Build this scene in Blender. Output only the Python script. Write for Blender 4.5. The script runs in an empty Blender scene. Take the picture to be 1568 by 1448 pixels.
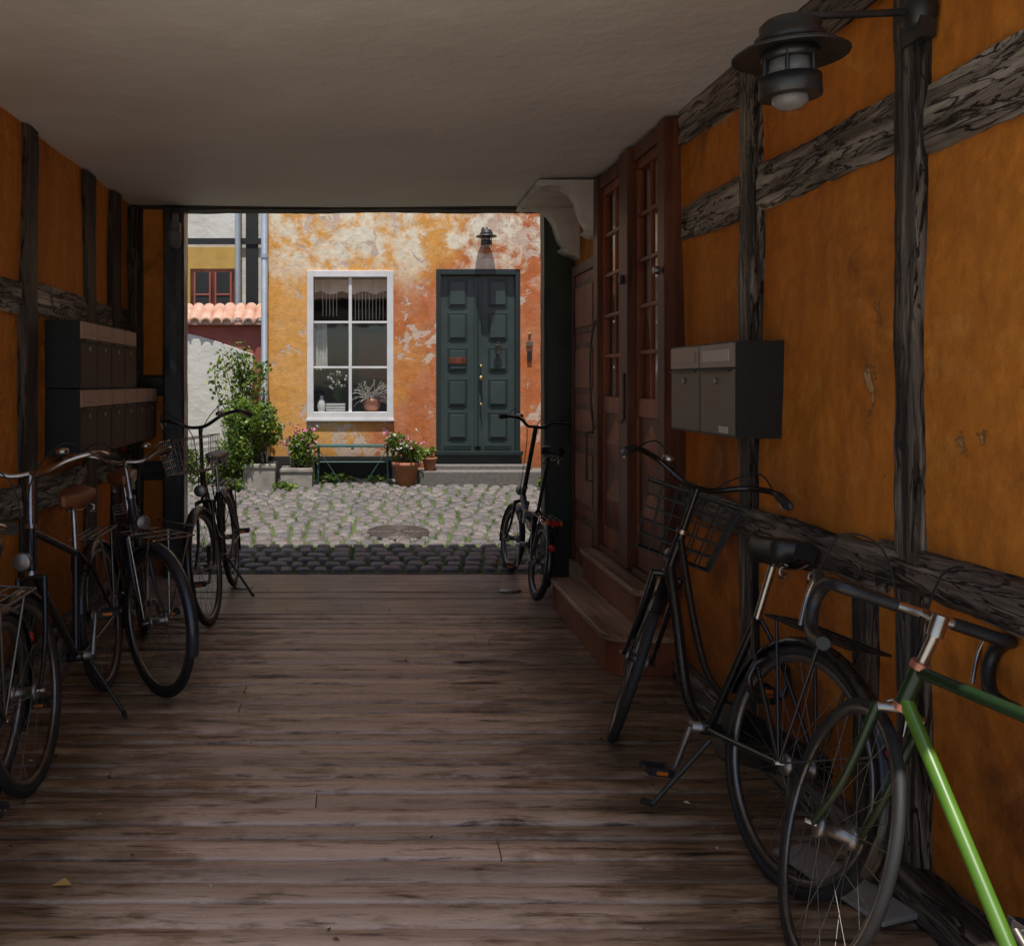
import bpy, math, random
from mathutils import Vector, Matrix
random.seed(7)
R_=random.random
def U(a,b): return random.uniform(a,b)
S=bpy.context.scene
S.view_settings.view_transform='Standard'; S.view_settings.look='None'; S.view_settings.exposure=0

# ---------------------------------------------------------------- materials
def newmat(name):
    m=bpy.data.materials.new(name); m.use_nodes=True
    nt=m.node_tree; b=nt.nodes['Principled BSDF']
    return m,nt,b
def N(nt,t,**k):
    n=nt.nodes.new(t)
    for a,v in k.items(): setattr(n,a,v)
    return n
def ramp(nt,fac,stops):
    r=N(nt,'ShaderNodeValToRGB'); e=r.color_ramp.elements
    e[0].position,e[0].color=stops[0][0],(*stops[0][1],1)
    e[1].position,e[1].color=stops[1][0],(*stops[1][1],1)
    for p,c in stops[2:]:
        x=e.new(p); x.color=(*c,1)
    nt.links.new(fac,r.inputs[0]); return r
def coords(nt,stretch=(1,1,1)):
    tc=N(nt,'ShaderNodeTexCoord'); mp=N(nt,'ShaderNodeMapping')
    mp.inputs['Scale'].default_value=stretch
    nt.links.new(tc.outputs['Object'],mp.inputs[0]); return mp.outputs[0]
def noise(nt,vec,scale,detail=6,rough=.6,dist=0):
    n=N(nt,'ShaderNodeTexNoise'); n.inputs['Scale'].default_value=scale
    n.inputs['Detail'].default_value=detail; n.inputs['Roughness'].default_value=rough
    n.inputs['Distortion'].default_value=dist
    nt.links.new(vec,n.inputs['Vector']); return n.outputs['Fac']
def mixc(nt,fac,a,b,mode='MIX'):
    m=N(nt,'ShaderNodeMix',data_type='RGBA',blend_type=mode)
    for s,v in ((0,fac),(6,a),(7,b)):
        if hasattr(v,'is_output'): nt.links.new(v,m.inputs[s])
        else: m.inputs[s].default_value = v if s==0 else (*v,1)
    return m.outputs[2]
def math_(nt,op,a,b=None):
    m=N(nt,'ShaderNodeMath',operation=op)
    for i,v in enumerate((a,b)):
        if v is None: continue
        if hasattr(v,'is_output'): nt.links.new(v,m.inputs[i])
        else: m.inputs[i].default_value=v
    return m.outputs[0]
def bump(nt,b,h,strength,dist=.01):
    n=N(nt,'ShaderNodeBump'); n.inputs['Strength'].default_value=strength; n.inputs['Distance'].default_value=dist
    nt.links.new(h,n.inputs['Height']); nt.links.new(n.outputs[0],b.inputs['Normal'])
def simple(name,c1,c2=None,scale=8,rough=.6,metal=0,bmp=.2,stretch=(1,1,1),dist=.005,coat=0,rv=.1,spec=.5):
    m,nt,b=newmat(name); c2=c2 or tuple(x*.7 for x in c1)
    v=coords(nt,stretch); n=noise(nt,v,scale)
    r=ramp(nt,n,[(.3,c2),(.7,c1)])
    nt.links.new(r.outputs[0],b.inputs['Base Color'])
    rr=math_(nt,'ADD',math_(nt,'MULTIPLY',n,rv*2),rough-rv)
    nt.links.new(rr,b.inputs['Roughness'])
    b.inputs['Metallic'].default_value=metal; b.inputs['Specular IOR Level'].default_value=spec
    if coat: b.inputs['Coat Weight'].default_value=coat
    if bmp: bump(nt,b,noise(nt,v,scale*4),bmp,dist)
    return m

def plaster(name,a,b2,peel,dark,peel_t=.66,stain=.5,bmp=.5):
    m,nt,b=newmat(name); v=coords(nt)
    tc=N(nt,'ShaderNodeTexCoord'); sx=N(nt,'ShaderNodeSeparateXYZ'); nt.links.new(tc.outputs['Object'],sx.inputs[0])
    c=mixc(nt,ramp(nt,noise(nt,v,.9,5),[(.35,(0,0,0)),(.65,(1,1,1))]).outputs[0],a,b2)
    st=ramp(nt,noise(nt,coords(nt,(2.2,2.2,.5)),1.7,8,.7),[(.35,(1,1,1)),(.72,(0,0,0))])
    c=mixc(nt,math_(nt,'MULTIPLY',st.outputs[0],stain),c,dark)
    bl=ramp(nt,noise(nt,v,1.5,9,.62,.4),[(.54,(0,0,0)),(.66,(.85,.85,.85))])
    c=mixc(nt,bl.outputs[0],c,(dark[0]*.6,dark[1]*.68,dark[2]*1.0))
    lt=ramp(nt,noise(nt,coords(nt,(1,1,1.3)),5.5,11,.72,.5),[(.55,(0,0,0)),(.72,(.5,.5,.5))])
    c=mixc(nt,lt.outputs[0],c,(a[0]*1.05,a[1]*1.4,a[2]*3))
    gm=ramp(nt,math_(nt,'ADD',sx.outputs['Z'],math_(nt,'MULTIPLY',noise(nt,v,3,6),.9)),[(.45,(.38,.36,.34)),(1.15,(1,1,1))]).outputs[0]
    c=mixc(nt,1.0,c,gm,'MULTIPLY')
    fine=ramp(nt,noise(nt,v,14,8,.75),[(.3,(.76,.76,.76)),(.7,(1.08,1.08,1.08))])
    c=mixc(nt,1.0,c,fine.outputs[0],'MULTIPLY')
    pn=noise(nt,v,2.3,12,.68,.3)
    pm=ramp(nt,pn,[(peel_t,(0,0,0)),(peel_t+.02,(1,1,1))]).outputs[0]
    c=mixc(nt,pm,c,peel)
    nt.links.new(c,b.inputs['Base Color']); b.inputs['Roughness'].default_value=.8
    b.inputs['Specular IOR Level'].default_value=.25
    h=math_(nt,'ADD',math_(nt,'MULTIPLY',noise(nt,v,2.2,3),2.0),math_(nt,'MULTIPLY',noise(nt,v,24,5,.6),.22))
    h=math_(nt,'SUBTRACT',h,math_(nt,'MULTIPLY',pm,.25))
    bump(nt,b,h,bmp,.035)
    return m
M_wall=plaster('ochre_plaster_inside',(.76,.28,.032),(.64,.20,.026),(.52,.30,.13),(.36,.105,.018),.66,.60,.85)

def facade_mat():
    m,nt,b=newmat('ochre_plaster_facade'); v=coords(nt)
    tc=N(nt,'ShaderNodeTexCoord'); sx=N(nt,'ShaderNodeSeparateXYZ'); nt.links.new(tc.outputs['Object'],sx.inputs[0])
    n1=noise(nt,v,.7,5,.6)
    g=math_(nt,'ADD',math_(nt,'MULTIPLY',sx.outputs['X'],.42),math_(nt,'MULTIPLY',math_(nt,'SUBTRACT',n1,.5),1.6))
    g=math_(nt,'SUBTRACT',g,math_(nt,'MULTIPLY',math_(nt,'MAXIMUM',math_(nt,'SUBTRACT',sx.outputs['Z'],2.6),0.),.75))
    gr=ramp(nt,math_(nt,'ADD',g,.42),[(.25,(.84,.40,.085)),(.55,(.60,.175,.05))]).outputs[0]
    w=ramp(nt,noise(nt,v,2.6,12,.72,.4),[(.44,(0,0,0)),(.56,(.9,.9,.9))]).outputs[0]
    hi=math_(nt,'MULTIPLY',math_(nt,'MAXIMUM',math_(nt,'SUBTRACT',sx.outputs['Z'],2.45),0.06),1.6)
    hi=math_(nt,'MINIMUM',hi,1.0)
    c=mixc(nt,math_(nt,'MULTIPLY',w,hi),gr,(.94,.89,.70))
    cl=ramp(nt,noise(nt,v,.9,3,.5),[(.40,(0,0,0)),(.60,(.13,.13,.13))]).outputs[0]
    pn=math_(nt,'ADD',noise(nt,v,4.8,12,.66,.5),cl)
    p=ramp(nt,pn,[(.655,(0,0,0)),(.668,(1,1,1))]).outputs[0]
    c=mixc(nt,p,c,(.72,.54,.42))
    fine=ramp(nt,noise(nt,v,10,8,.75),[(.3,(.68,.68,.68)),(.7,(1.05,1.05,1.05))])
    c=mixc(nt,1.0,c,fine.outputs[0],'MULTIPLY')
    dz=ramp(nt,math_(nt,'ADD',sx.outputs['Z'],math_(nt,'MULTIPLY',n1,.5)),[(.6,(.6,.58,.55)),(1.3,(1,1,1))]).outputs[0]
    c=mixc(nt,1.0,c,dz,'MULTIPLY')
    nt.links.new(c,b.inputs['Base Color']); b.inputs['Roughness'].default_value=.9
    h=math_(nt,'ADD',noise(nt,v,3,5),math_(nt,'MULTIPLY',noise(nt,v,22,6,.7),.3))
    h=math_(nt,'SUBTRACT',h,math_(nt,'MULTIPLY',p,.3))
    bump(nt,b,h,.55,.025); return m
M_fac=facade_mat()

def wood(name,c_dark,c_mid,c_light,axis,rough=.6,bmp=.8,crack=False,sc=1.0,gd=.012,spec=.5):
    m,nt,b=newmat(name)
    st=[9*sc,9*sc,9*sc]; st[axis]=.55*sc
    v=coords(nt,tuple(st)); n=noise(nt,v,2.2,10,.7,.6)
    r=ramp(nt,n,[(.36,c_dark),(.47,c_mid),(.64,c_light)])
    big=ramp(nt,noise(nt,coords(nt),1.7,5),[(.3,(.5,.5,.5)),(.7,(1.2,1.2,1.2))])
    c=mixc(nt,1.0,r.outputs[0],big.outputs[0],'MULTIPLY')
    h=n
    if crack:
        s2=[7,7,7]; s2[axis]=.9
        cn=noise(nt,coords(nt,tuple(s2)),2.6,5,.6,1.2)
        d_=math_(nt,'ABSOLUTE',math_(nt,'SUBTRACT',cn,.5))
        ck=ramp(nt,d_,[(.008,(.06,.05,.04)),(.030,(1,1,1))]).outputs[0]
        c=mixc(nt,1.0,c,ck,'MULTIPLY'); h=math_(nt,'ADD',n,math_(nt,'MULTIPLY',ck,.5))
    nt.links.new(c,b.inputs['Base Color'])
    b.inputs['Roughness'].default_value=rough; b.inputs['Specular IOR Level'].default_value=spec
    bump(nt,b,h,bmp,gd); return m
M_tY=wood('weathered_timber',(.05,.038,.028),(.30,.25,.19),(.74,.66,.55),1,.65,1,True,gd=.05)
M_tYd=wood('dark_timber',(.022,.017,.013),(.13,.10,.078),(.42,.35,.28),1,.6,1,True,gd=.045)
M_tZ=wood('weathered_timber_upright',(.012,.009,.007),(.085,.064,.048),(.56,.47,.37),2,.5,1,True,gd=.045)
M_tZd=wood('dark_timber_upright',(.010,.008,.007),(.034,.025,.018),(.16,.11,.075),2,.5,.8,True,gd=.02)
M_tX=wood('dark_timber_cross',(.012,.009,.007),(.03,.025,.02),(.08,.07,.06),0,.7,.8)
M_brown=wood('brown_painted_door',(.20,.052,.024),(.28,.078,.036),(.38,.12,.056),2,.42,.25,sc=.8,spec=.25)
M_brownd=wood('dark_brown_frame',(.08,.024,.012),(.13,.042,.021),(.19,.066,.034),2,.45,.25,spec=.25)
M_step=wood('worn_step_wood',(.24,.13,.07),(.44,.26,.155),(.62,.42,.28),1,.36,.5,spec=.5)

def floor_mat():
    m,nt,b=newmat('plank_floor')
    v=coords(nt,(.9,13,6)); n=noise(nt,v,3.0,10,.72,.5)
    worn=noise(nt,coords(nt,(1.3,5.0,1)),2.1,9,.72)
    tc=N(nt,'ShaderNodeTexCoord'); sx=N(nt,'ShaderNodeSeparateXYZ'); nt.links.new(tc.outputs['Object'],sx.inputs[0])
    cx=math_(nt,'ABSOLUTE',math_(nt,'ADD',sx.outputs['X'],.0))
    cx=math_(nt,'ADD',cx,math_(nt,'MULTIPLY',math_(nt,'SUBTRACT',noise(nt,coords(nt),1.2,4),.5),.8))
    traffic_sheen=ramp(nt,cx,[(.20,(.12,.12,.12)),(1.0,(0,0,0))]).outputs[0]  # paler middle: worn track plus the facade's reflection put into the colour
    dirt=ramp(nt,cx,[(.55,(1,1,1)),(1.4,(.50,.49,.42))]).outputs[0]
    worn_sheen=math_(nt,'ADD',worn,traffic_sheen)
    per=noise(nt,coords(nt,(.25,8.7,.2)),1.0,1,.5)
    r=ramp(nt,n,[(.34,(.11,.058,.030)),(.48,(.38,.225,.130)),(.66,(.66,.43,.28))])
    w=ramp(nt,worn_sheen,[(.49,(0,0,0)),(.60,(.9,.9,.9))]).outputs[0]
    c=mixc(nt,w,r.outputs[0],(.86,.60,.43))
    dk=ramp(nt,n,[(.34,(.20,.17,.15)),(.44,(1,1,1))]).outputs[0]
    c=mixc(nt,1.0,c,dk,'MULTIPLY')
    pv=ramp(nt,per,[(.3,(.60,.60,.60)),(.7,(1.2,1.16,1.12))])
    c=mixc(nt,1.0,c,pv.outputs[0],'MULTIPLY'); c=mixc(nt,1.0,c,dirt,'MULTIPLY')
    nt.links.new(c,b.inputs['Base Color'])
    rr=ramp(nt,math_(nt,'MULTIPLY',math_(nt,'ADD',n,worn_sheen),.5),[(.38,(.60,)*3),(.58,(.24,)*3)])
    nt.links.new(rr.outputs[0],b.inputs['Roughness']); b.inputs['Specular IOR Level'].default_value=.65
    h=math_(nt,'ADD',n,math_(nt,'MULTIPLY',worn,.8))
    bump(nt,b,h,.6,.010); return m
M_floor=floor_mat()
M_floor2=wood('smooth_threshold_boards',(.22,.15,.11),(.40,.29,.22),(.58,.46,.37),0,.34,.35)
M_ceil=simple('ceiling_paint',(.78,.74,.675),(.66,.62,.56),1.1,.65,0,.5,(1,1,1),.03)
M_corb=simple('corbel_paint',(.70,.66,.58),(.50,.46,.40),6,.6,0,.25)
M_jamb=simple('gate_jamb_paint',(.06,.066,.07),(.03,.034,.036),5,.32,0,.2)
M_green_col=simple('dark_green_jamb',(.032,.046,.032),(.016,.023,.016),6,.5,0,.3)
M_white=simple('white_paint',(.80,.79,.78),(.66,.65,.64),5,.45,0,.12)
M_whitewash=simple('whitewash',(.78,.76,.70),(.60,.57,.50),2,.85,0,.5,dist=.02)
M_redwall=simple('red_limewash',(.42,.12,.09),(.30,.09,.07),3,.85,0,.4)
M_black=simple('black_timber_paint',(.02,.02,.022),(.012,.012,.012),6,.6,0,.3)
M_dgreen=simple('green_door_paint',(.048,.070,.068),(.034,.054,.053),3,.38,0,.12)
M_dgreen2=simple('green_door_paint_dark',(.022,.036,.036),(.017,.028,.028),3,.38,0,.1)
M_brass=simple('brass',(.75,.55,.22),(.5,.36,.15),20,.3,1,.05)
M_plinth=simple('black_plinth',(.025,.027,.027),(.014,.014,.014),5,.7,0,.3)
M_stone=simple('granite_step',(.20,.18,.165),(.11,.10,.09),24,.75,0,.5)
M_cob=[simple('cobble_%d'%i,c,tuple(x*.5 for x in c),16,.45,0,.7,dist=.014) for i,c in enumerate([(.205,.178,.172),(.165,.148,.144),(.24,.208,.198),(.195,.160,.152),(.145,.137,.136)])]
M_joint=simple('mossy_joint',(.085,.14,.022),(.05,.065,.025),3.5,.95,0,.8,dist=.02)
M_grass=simple('grass_blade',(.12,.21,.03),(.06,.12,.018),9,.6,0,0)
M_ground=simple('ground_asphalt',(.07,.068,.065),(.045,.044,.042),2,.9,0,.4)
M_iron=simple('cast_iron',(.075,.068,.06),(.04,.036,.032),14,.5,.6,.4)
M_grate=simple('worn_iron_grate',(.11,.093,.08),(.06,.05,.042),14,.5,.3,.4)
M_terr=simple('terracotta',(.42,.16,.085),(.28,.11,.06),9,.8,0,.3)
M_tile=simple('roof_tile',(.46,.20,.12),(.60,.44,.34),7,.85,0,.5)
M_conc=simple('planter_concrete',(.42,.39,.34),(.24,.21,.175),7,.9,0,.5)
M_greyp=simple('grey_plastic',(.16,.155,.15),(.12,.115,.11),7,.6,0,.1)
M_pave=simple('bounce_street_paving',(.48,.45,.40),(.38,.355,.32),3,.9,0,.3)
M_soil=simple('soil',(.05,.035,.022),None,20,.95,0,.5)
M_bench=simple('bench_paint',(.05,.13,.12),(.03,.09,.085),8,.45,0,.1)
M_pipe=simple('zinc_pipe',(.52,.58,.64),(.42,.48,.54),6,.45,.4,.1)
def leafm(n,c):
    m,nt,b=newmat(n); v=coords(nt)
    r=ramp(nt,noise(nt,v,6,3),[(.3,tuple(x*.6 for x in c)),(.7,c)])
    nt.links.new(r.outputs[0],b.inputs['Base Color']); b.inputs['Roughness'].default_value=.5
    t=N(nt,'ShaderNodeBsdfTranslucent'); nt.links.new(r.outputs[0],t.inputs[0])
    ms=N(nt,'ShaderNodeMixShader'); ms.inputs[0].default_value=.35
    o=nt.nodes['Material Output']
    nt.links.new(b.outputs[0],ms.inputs[1]); nt.links.new(t.outputs[0],ms.inputs[2]); nt.links.new(ms.outputs[0],o.inputs[0]); return m
M_leaf=[leafm('leaf_a',(.16,.27,.035)),leafm('leaf_b',(.08,.16,.025)),leafm('leaf_c',(.28,.36,.05))]
M_pink=simple('pink_petal',(.75,.25,.42),(.6,.15,.35),20,.6,0,0)
M_petalw=simple('white_petal',(.8,.78,.75),None,20,.6,0,0)
M_stem=simple('stem',(.10,.08,.04),None,20,.8,0,0)
M_dry=simple('dry_leaf',(.22,.14,.06),(.10,.06,.03),20,.8,0,0)
def glass(name,tint,base):
    m,nt,b=newmat(name); nt.nodes.remove(b)
    g=N(nt,'ShaderNodeBsdfGlossy'); g.inputs['Roughness'].default_value=.03
    t=N(nt,'ShaderNodeBsdfTransparent'); t.inputs[0].default_value=(*tint,1)
    lw=N(nt,'ShaderNodeLayerWeight'); lw.inputs[0].default_value=.5
    v=coords(nt); bn=N(nt,'ShaderNodeBump'); bn.inputs['Strength'].default_value=.08; bn.inputs['Distance'].default_value=.02
    nt.links.new(noise(nt,v,2.5,2),bn.inputs['Height']); nt.links.new(bn.outputs[0],g.inputs['Normal'])
    fac=math_(nt,'MINIMUM',math_(nt,'ADD',math_(nt,'MULTIPLY',math_(nt,'POWER',lw.outputs['Facing'],4.0),.9),base),1.0)
    ms=N(nt,'ShaderNodeMixShader'); nt.links.new(fac,ms.inputs[0]); nt.links.new(t.outputs[0],ms.inputs[1]); nt.links.new(g.outputs[0],ms.inputs[2])
    nt.links.new(ms.outputs[0],nt.nodes['Material Output'].inputs[0]); return m
M_glass=glass('window_glass',(.88,.90,.89),.08)
M_lampglass=simple('frosted_lamp_glass',(.30,.29,.27),(.22,.21,.2),5,.12,0,0)
M_curtain_refl=simple('curtain_and_pane_reflection',(.82,.77,.68),(.70,.65,.56),5,.9,0,.3,(12,12,1))
M_room=simple('room_wall',(.20,.17,.14),(.12,.10,.08),3,.9,0,.1)
M_galv=simple('galvanised_dark',(.10,.10,.10),(.045,.045,.045),9,.42,.7,.25)
M_boxf=simple('mailbox_front_bronze',(.16,.13,.10),(.135,.108,.085),30,.45,.1,.05,spec=.3)
M_boxl=simple('mailbox_front_dark_brown',(.10,.068,.047),(.08,.054,.038),30,.6,0,.05,spec=.15)
M_boxlf=simple('mailbox_flap_brown',(.50,.33,.24),(.42,.27,.19),30,.5,0,.05,spec=.3)
M_boxd=simple('mailbox_dark_shell',(.014,.016,.014),(.010,.011,.010),30,.5,0,.1)
M_boxflap=simple('mailbox_flap',(.30,.235,.19),(.24,.19,.155),30,.4,.2,.05)
M_label=simple('paper_label',(.60,.54,.48),(.5,.45,.4),60,.7,0,0)
M_bk=simple('black_enamel',(.012,.012,.013),(.008,.008,.008),10,.28,0,0,coat=.3,rv=.05)
M_bgreen=simple('green_enamel',(.095,.21,.022),(.06,.14,.016),5,.34,0,0,coat=.25,rv=.05)
M_bgreend=simple('dark_green_enamel',(.012,.036,.012),(.009,.024,.009),5,.34,0,0,coat=.2,rv=.05)
M_bgrey=simple('grey_enamel',(.03,.035,.045),(.02,.022,.03),6,.3,0,0,coat=.3,rv=.05)
M_bwhite=simple('cream_enamel',(.40,.38,.33),(.3,.28,.25),6,.3,0,0,coat=.4,rv=.05)
M_chr=simple('chrome',(.56,.53,.49),(.34,.32,.29),12,.27,1,0,rv=.1)
M_dchr=simple('tarnished_spokes',(.26,.25,.23),(.16,.15,.14),12,.4,.9,0,rv=.1)
M_alu=simple('dull_aluminium',(.36,.35,.33),(.22,.21,.20),12,.42,.9,0)
M_rim=simple('rim_steel',(.24,.23,.215),(.14,.135,.13),12,.4,.9,0)
M_rub=simple('tyre_rubber',(.022,.021,.020),(.012,.012,.012),12,.7,0,.2)
M_lea=simple('brown_leather',(.28,.10,.04),(.16,.055,.025),12,.4,0,.2)
M_blea=simple('black_saddle_vinyl',(.02,.02,.02),(.012,.012,.012),12,.38,0,.15)
M_red=simple('red_lens',(.5,.02,.01),None,12,.15,0,0)
M_amb=simple('amber_reflector',(.7,.18,.02),None,12,.2,0,0)
M_cu=simple('copper_tape',(.62,.26,.16),None,12,.35,.6,0)
M_yel=simple('yellow_panel',(.62,.40,.10),(.5,.3,.07),4,.8,0,.2)

# ---------------------------------------------------------------- mesh builder
class MB:
    def __init__(s): s.v=[];s.f=[];s.mi=[];s.sm=[];s.mats=[];s.M=Matrix()
    def mid(s,m):
        if m not in s.mats: s.mats.append(m)
        return s.mats.index(m)
    def add(s,vs,fs,m,sm=False):
        o=len(s.v); s.v+= [tuple(s.M@Vector(p)) for p in vs]
        k=s.mid(m)
        for f in fs: s.f.append(tuple(i+o for i in f)); s.mi.append(k); s.sm.append(sm)
    def box(s,x0,x1,y0,y1,z0,z1,m):
        vs=[(x,y,z) for x in(x0,x1) for y in(y0,y1) for z in(z0,z1)]
        s.add(vs,[(0,1,3,2),(4,6,7,5),(0,4,5,1),(2,3,7,6),(0,2,6,4),(1,5,7,3)],m)
    def rings(s,rings,m,sm=True,cap=True,closed=False):
        n=len(rings[0]); vs=[p for r in rings for p in r]; fs=[]
        L=len(rings); rng=range(L if closed else L-1)
        for i in rng:
            a=i*n;b=((i+1)%L)*n
            for j in range(n):
                k=(j+1)%n; fs.append((a+j,a+k,b+k,b+j))
        s.add(vs,fs,m,sm)
        if cap and not closed:
            s.add(rings[0],[tuple(range(n))[::-1]],m,False); s.add(rings[-1],[tuple(range(n))],m,False)
    def tube(s,pts,r,m,seg=8,closed=False,cap=True,flat=1.0):
        pts=[Vector(p) for p in pts]; n=len(pts)
        rs=r if isinstance(r,(list,tuple)) else [r]*n
        t0=(pts[1]-pts[0]).normalized()
        up=Vector((0,0,1)) if abs(t0.z)<.9 else Vector((0,1,0))
        u=t0.cross(up).normalized(); out=[]
        for i in range(n):
            if closed: t=(pts[(i+1)%n]-pts[i-1]).normalized()
            else: t=(pts[min(i+1,n-1)]-pts[max(i-1,0)]).normalized()
            u=(u-t*u.dot(t)); u.normalize(); w=t.cross(u)
            out.append([tuple(pts[i]+rs[i]*(math.cos(a)*u+math.sin(a)*w*flat)) for a in [2*math.pi*j/seg for j in range(seg)]])
        s.rings(out,m,True,cap,closed)
    def lathe(s,prof,c,m,seg=24,axis='z'):
        rg=[]
        for r,h in prof:
            ring=[]
            for j in range(seg):
                a=2*math.pi*j/seg; x,y=r*math.cos(a),r*math.sin(a)
                p={'z':(x,y,h),'y':(x,h,-y),'x':(h,x,y)}[axis]
                ring.append((c[0]+p[0],c[1]+p[1],c[2]+p[2]))
            rg.append(ring)
        s.rings(rg,m,True,True)
    def extr(s,poly,y0,y1,m,sm=False):
        n=len(poly)
        vs=[(x,y0,z) for x,z in poly]+[(x,y1,z) for x,z in poly]
        fs=[tuple(range(n)),tuple(range(n,2*n))[::-1]]+[(i,i+n,(i+1)%n+n,(i+1)%n) for i in range(n)]
        s.add(vs,fs,m,sm)
    def timber(s,axis,a0,a1,b,c,m,jit=.006,seg=None,chip=.0):
        L=abs(a1-a0); n=seg or max(4,int(L/.05)); rg=[]
        base=[]
        bx=(b[0]+b[1])/2;cx=(c[0]+c[1])/2;hb=(b[1]-b[0])/2;hc=(c[1]-c[0])/2
        for u,w in [(-1,-.8),(-1,-.3),(-1,.3),(-1,.8),(-.8,1),(-.3,1),(.3,1),(.8,1),(1,.8),(1,.3),(1,-.3),(1,-.8),(.8,-1),(.3,-1),(-.3,-1),(-.8,-1)]:
            base.append((u,w))
        off=[U(-jit,jit) for _ in base]; wob=[U(-jit,jit) for _ in range(2)]
        for i in range(n+1):
            a=a0+(a1-a0)*i/n; ring=[]
            wob=[max(-.015,min(.015,q+U(-jit,jit)*.5)) for q in wob]
            for k,(u,w) in enumerate(base):
                off[k]=off[k]*.82+U(-jit,jit)*.4
                if chip and R_()<chip: off[k]-=U(.006,.014)
                e=off[k]
                pb=bx+u*(hb+e)+wob[0]*.5; pc=cx+w*(hc+e)+wob[1]
                p=[0,0,0]; p[axis]=a; o=[q for q in(0,1,2) if q!=axis]; p[o[0]]=pb;p[o[1]]=pc
                ring.append(tuple(p))
            rg.append(ring)
        s.rings(rg,m,False,True)
    def build(s,name,parent=None,bevel=0):
        me=bpy.data.meshes.new(name); me.from_pydata(s.v,[],s.f)
        for m in s.mats: me.materials.append(m)
        me.polygons.foreach_set('material_index',s.mi); me.polygons.foreach_set('use_smooth',s.sm)
        me.update()
        import bmesh
        bm=bmesh.new(); bm.from_mesh(me); bmesh.ops.recalc_face_normals(bm,faces=bm.faces); bm.to_mesh(me); bm.free()
        o=bpy.data.objects.new(name,me); S.collection.objects.link(o)
        if parent: o.parent=parent
        if bevel:
            b=o.modifiers.new('bevel','BEVEL'); b.width=bevel; b.segments=2; b.limit_method='ANGLE'; b.angle_limit=math.radians(50)
        return o
def empty(name):
    e=bpy.data.objects.new(name,None); S.collection.objects.link(e); e.empty_display_size=.2; return e
def cr(pts,k=6,closed=False):
    P=[Vector(p) for p in pts]; out=[]; n=len(P)
    for i in range(n if closed else n-1):
        if closed: a,b,c,d=P[i-1],P[i],P[(i+1)%n],P[(i+2)%n]
        else: a,b,c,d=P[max(i-1,0)],P[i],P[i+1],P[min(i+2,n-1)]
        for j in range(k):
            t=j/k; out.append(.5*((2*b)+(c-a)*t+(2*a-5*b+4*c-d)*t*t+(3*b-a-3*c+d)*t**3))
    if not closed: out.append(P[-1])
    return out

XL,XR,YE,CE=-1.75,1.55,6.9,2.76
Y0=1.45
# ================================================================ passage building
PB=empty('passage_building')
def uneven_wall(name,x,flip,thick=.3):
    mb=MB(); ny,nz=90,34; vs=[];fs=[]
    for i in range(ny+1):
        for j in range(nz+1):
            y=Y0+(YE-Y0)*i/ny; z=-.02+(CE+.1)*j/nz
            d=.010*math.sin(y*2.1+z*1.7)+.008*math.sin(y*4.7-z*3.3+1)+U(-.0015,.0015)
            vs.append((x+flip*d*.8,y,z))
    for i in range(ny):
        for j in range(nz):
            a=i*(nz+1)+j; fs.append((a,a+1,a+nz+2,a+nz+1))
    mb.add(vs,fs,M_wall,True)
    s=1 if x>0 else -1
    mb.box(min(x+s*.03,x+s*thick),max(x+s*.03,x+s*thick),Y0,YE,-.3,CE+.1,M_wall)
    return mb.build(name,PB)
uneven_wall('plaster_wall_right',XR,-1)
uneven_wall('plaster_wall_left',XL,1)
mb=MB(); vs=[];fs=[]; nx,ny=24,50
for i in range(nx+1):
    for j in range(ny+1):
        x=XL-.03+(XR-XL+.06)*i/nx; y=Y0+(YE+.05-Y0)*j/ny
        vs.append((x,y,CE+.012*math.sin(x*1.9+y*.8)*math.sin(y*1.3)+.006*math.sin(y*5.1+x)))
for i in range(nx):
    for j in range(ny):
        a=i*(ny+1)+j; fs.append((a,a+1,a+ny+2,a+ny+1))
mb.add(vs,fs,M_ceil,True); mb.build('ceiling',PB)
mb=MB()
mb.box(-9,-2.06,Y0,YE,-.3,2.82,M_whitewash); mb.box(1.86,9,Y0,YE,-.3,2.82,M_whitewash)
mb.box(-9,9,Y0,YE,2.825,2.90,M_whitewash)
mb.build('sun_block_walls',PB)  # unseen side masses and slab, added to block the sun
mb=MB()
mb.add([(-9,Y0-.06,2.91),(9,Y0-.06,2.91),(9,(Y0+YE)/2,4.2),(-9,(Y0+YE)/2,4.2),(9,YE+.05,2.91),(-9,YE+.05,2.91)],[(0,1,2,3),(3,2,4,5)],M_tile); mb.build('low_unseen_roof',PB)  # unseen roof, kept low so that sun reaches the courtyard
mb=MB()
X0=1.525
mb.timber(2,0,CE,(X0-.01,1.6),(2.51,2.63),M_tZ,.005)
mb.timber(2,0.0,CE,(X0-.005,1.6),(3.59,3.73),M_tZ,.005)
mb.timber(2,0,.86,(X0-.01,1.6),(2.76,2.85),M_tZd,.004)
mb.timber(2,0,CE,(X0-.015,1.6),(1.46,1.6),M_tZ,.005)
mb.timber(1,1.61,2.50,(X0,1.62),(2.08,2.27),M_tY,.007,chip=.04)
mb.timber(1,2.64,3.58,(X0,1.62),(2.11,2.28),M_tY,.007,chip=.06)
mb.timber(1,3.74,4.42,(X0,1.62),(2.13,2.31),M_tY,.007,chip=.06)
mb.timber(1,2.64,3.58,(X0-.01,1.62),(2.60,2.77),M_tYd,.007,chip=.04)
mb.timber(1,3.74,4.42,(X0-.01,1.62),(2.58,2.77),M_tY,.007,chip=.04)
mb.timber(1,Y0,2.7,(X0-.02,1.62),(.87,1.00),M_tYd,.006,chip=.04)
mb.timber(1,2.7,4.43,(X0-.022,1.62),(.83,.97),M_tYd,.007,chip=.04)
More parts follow.
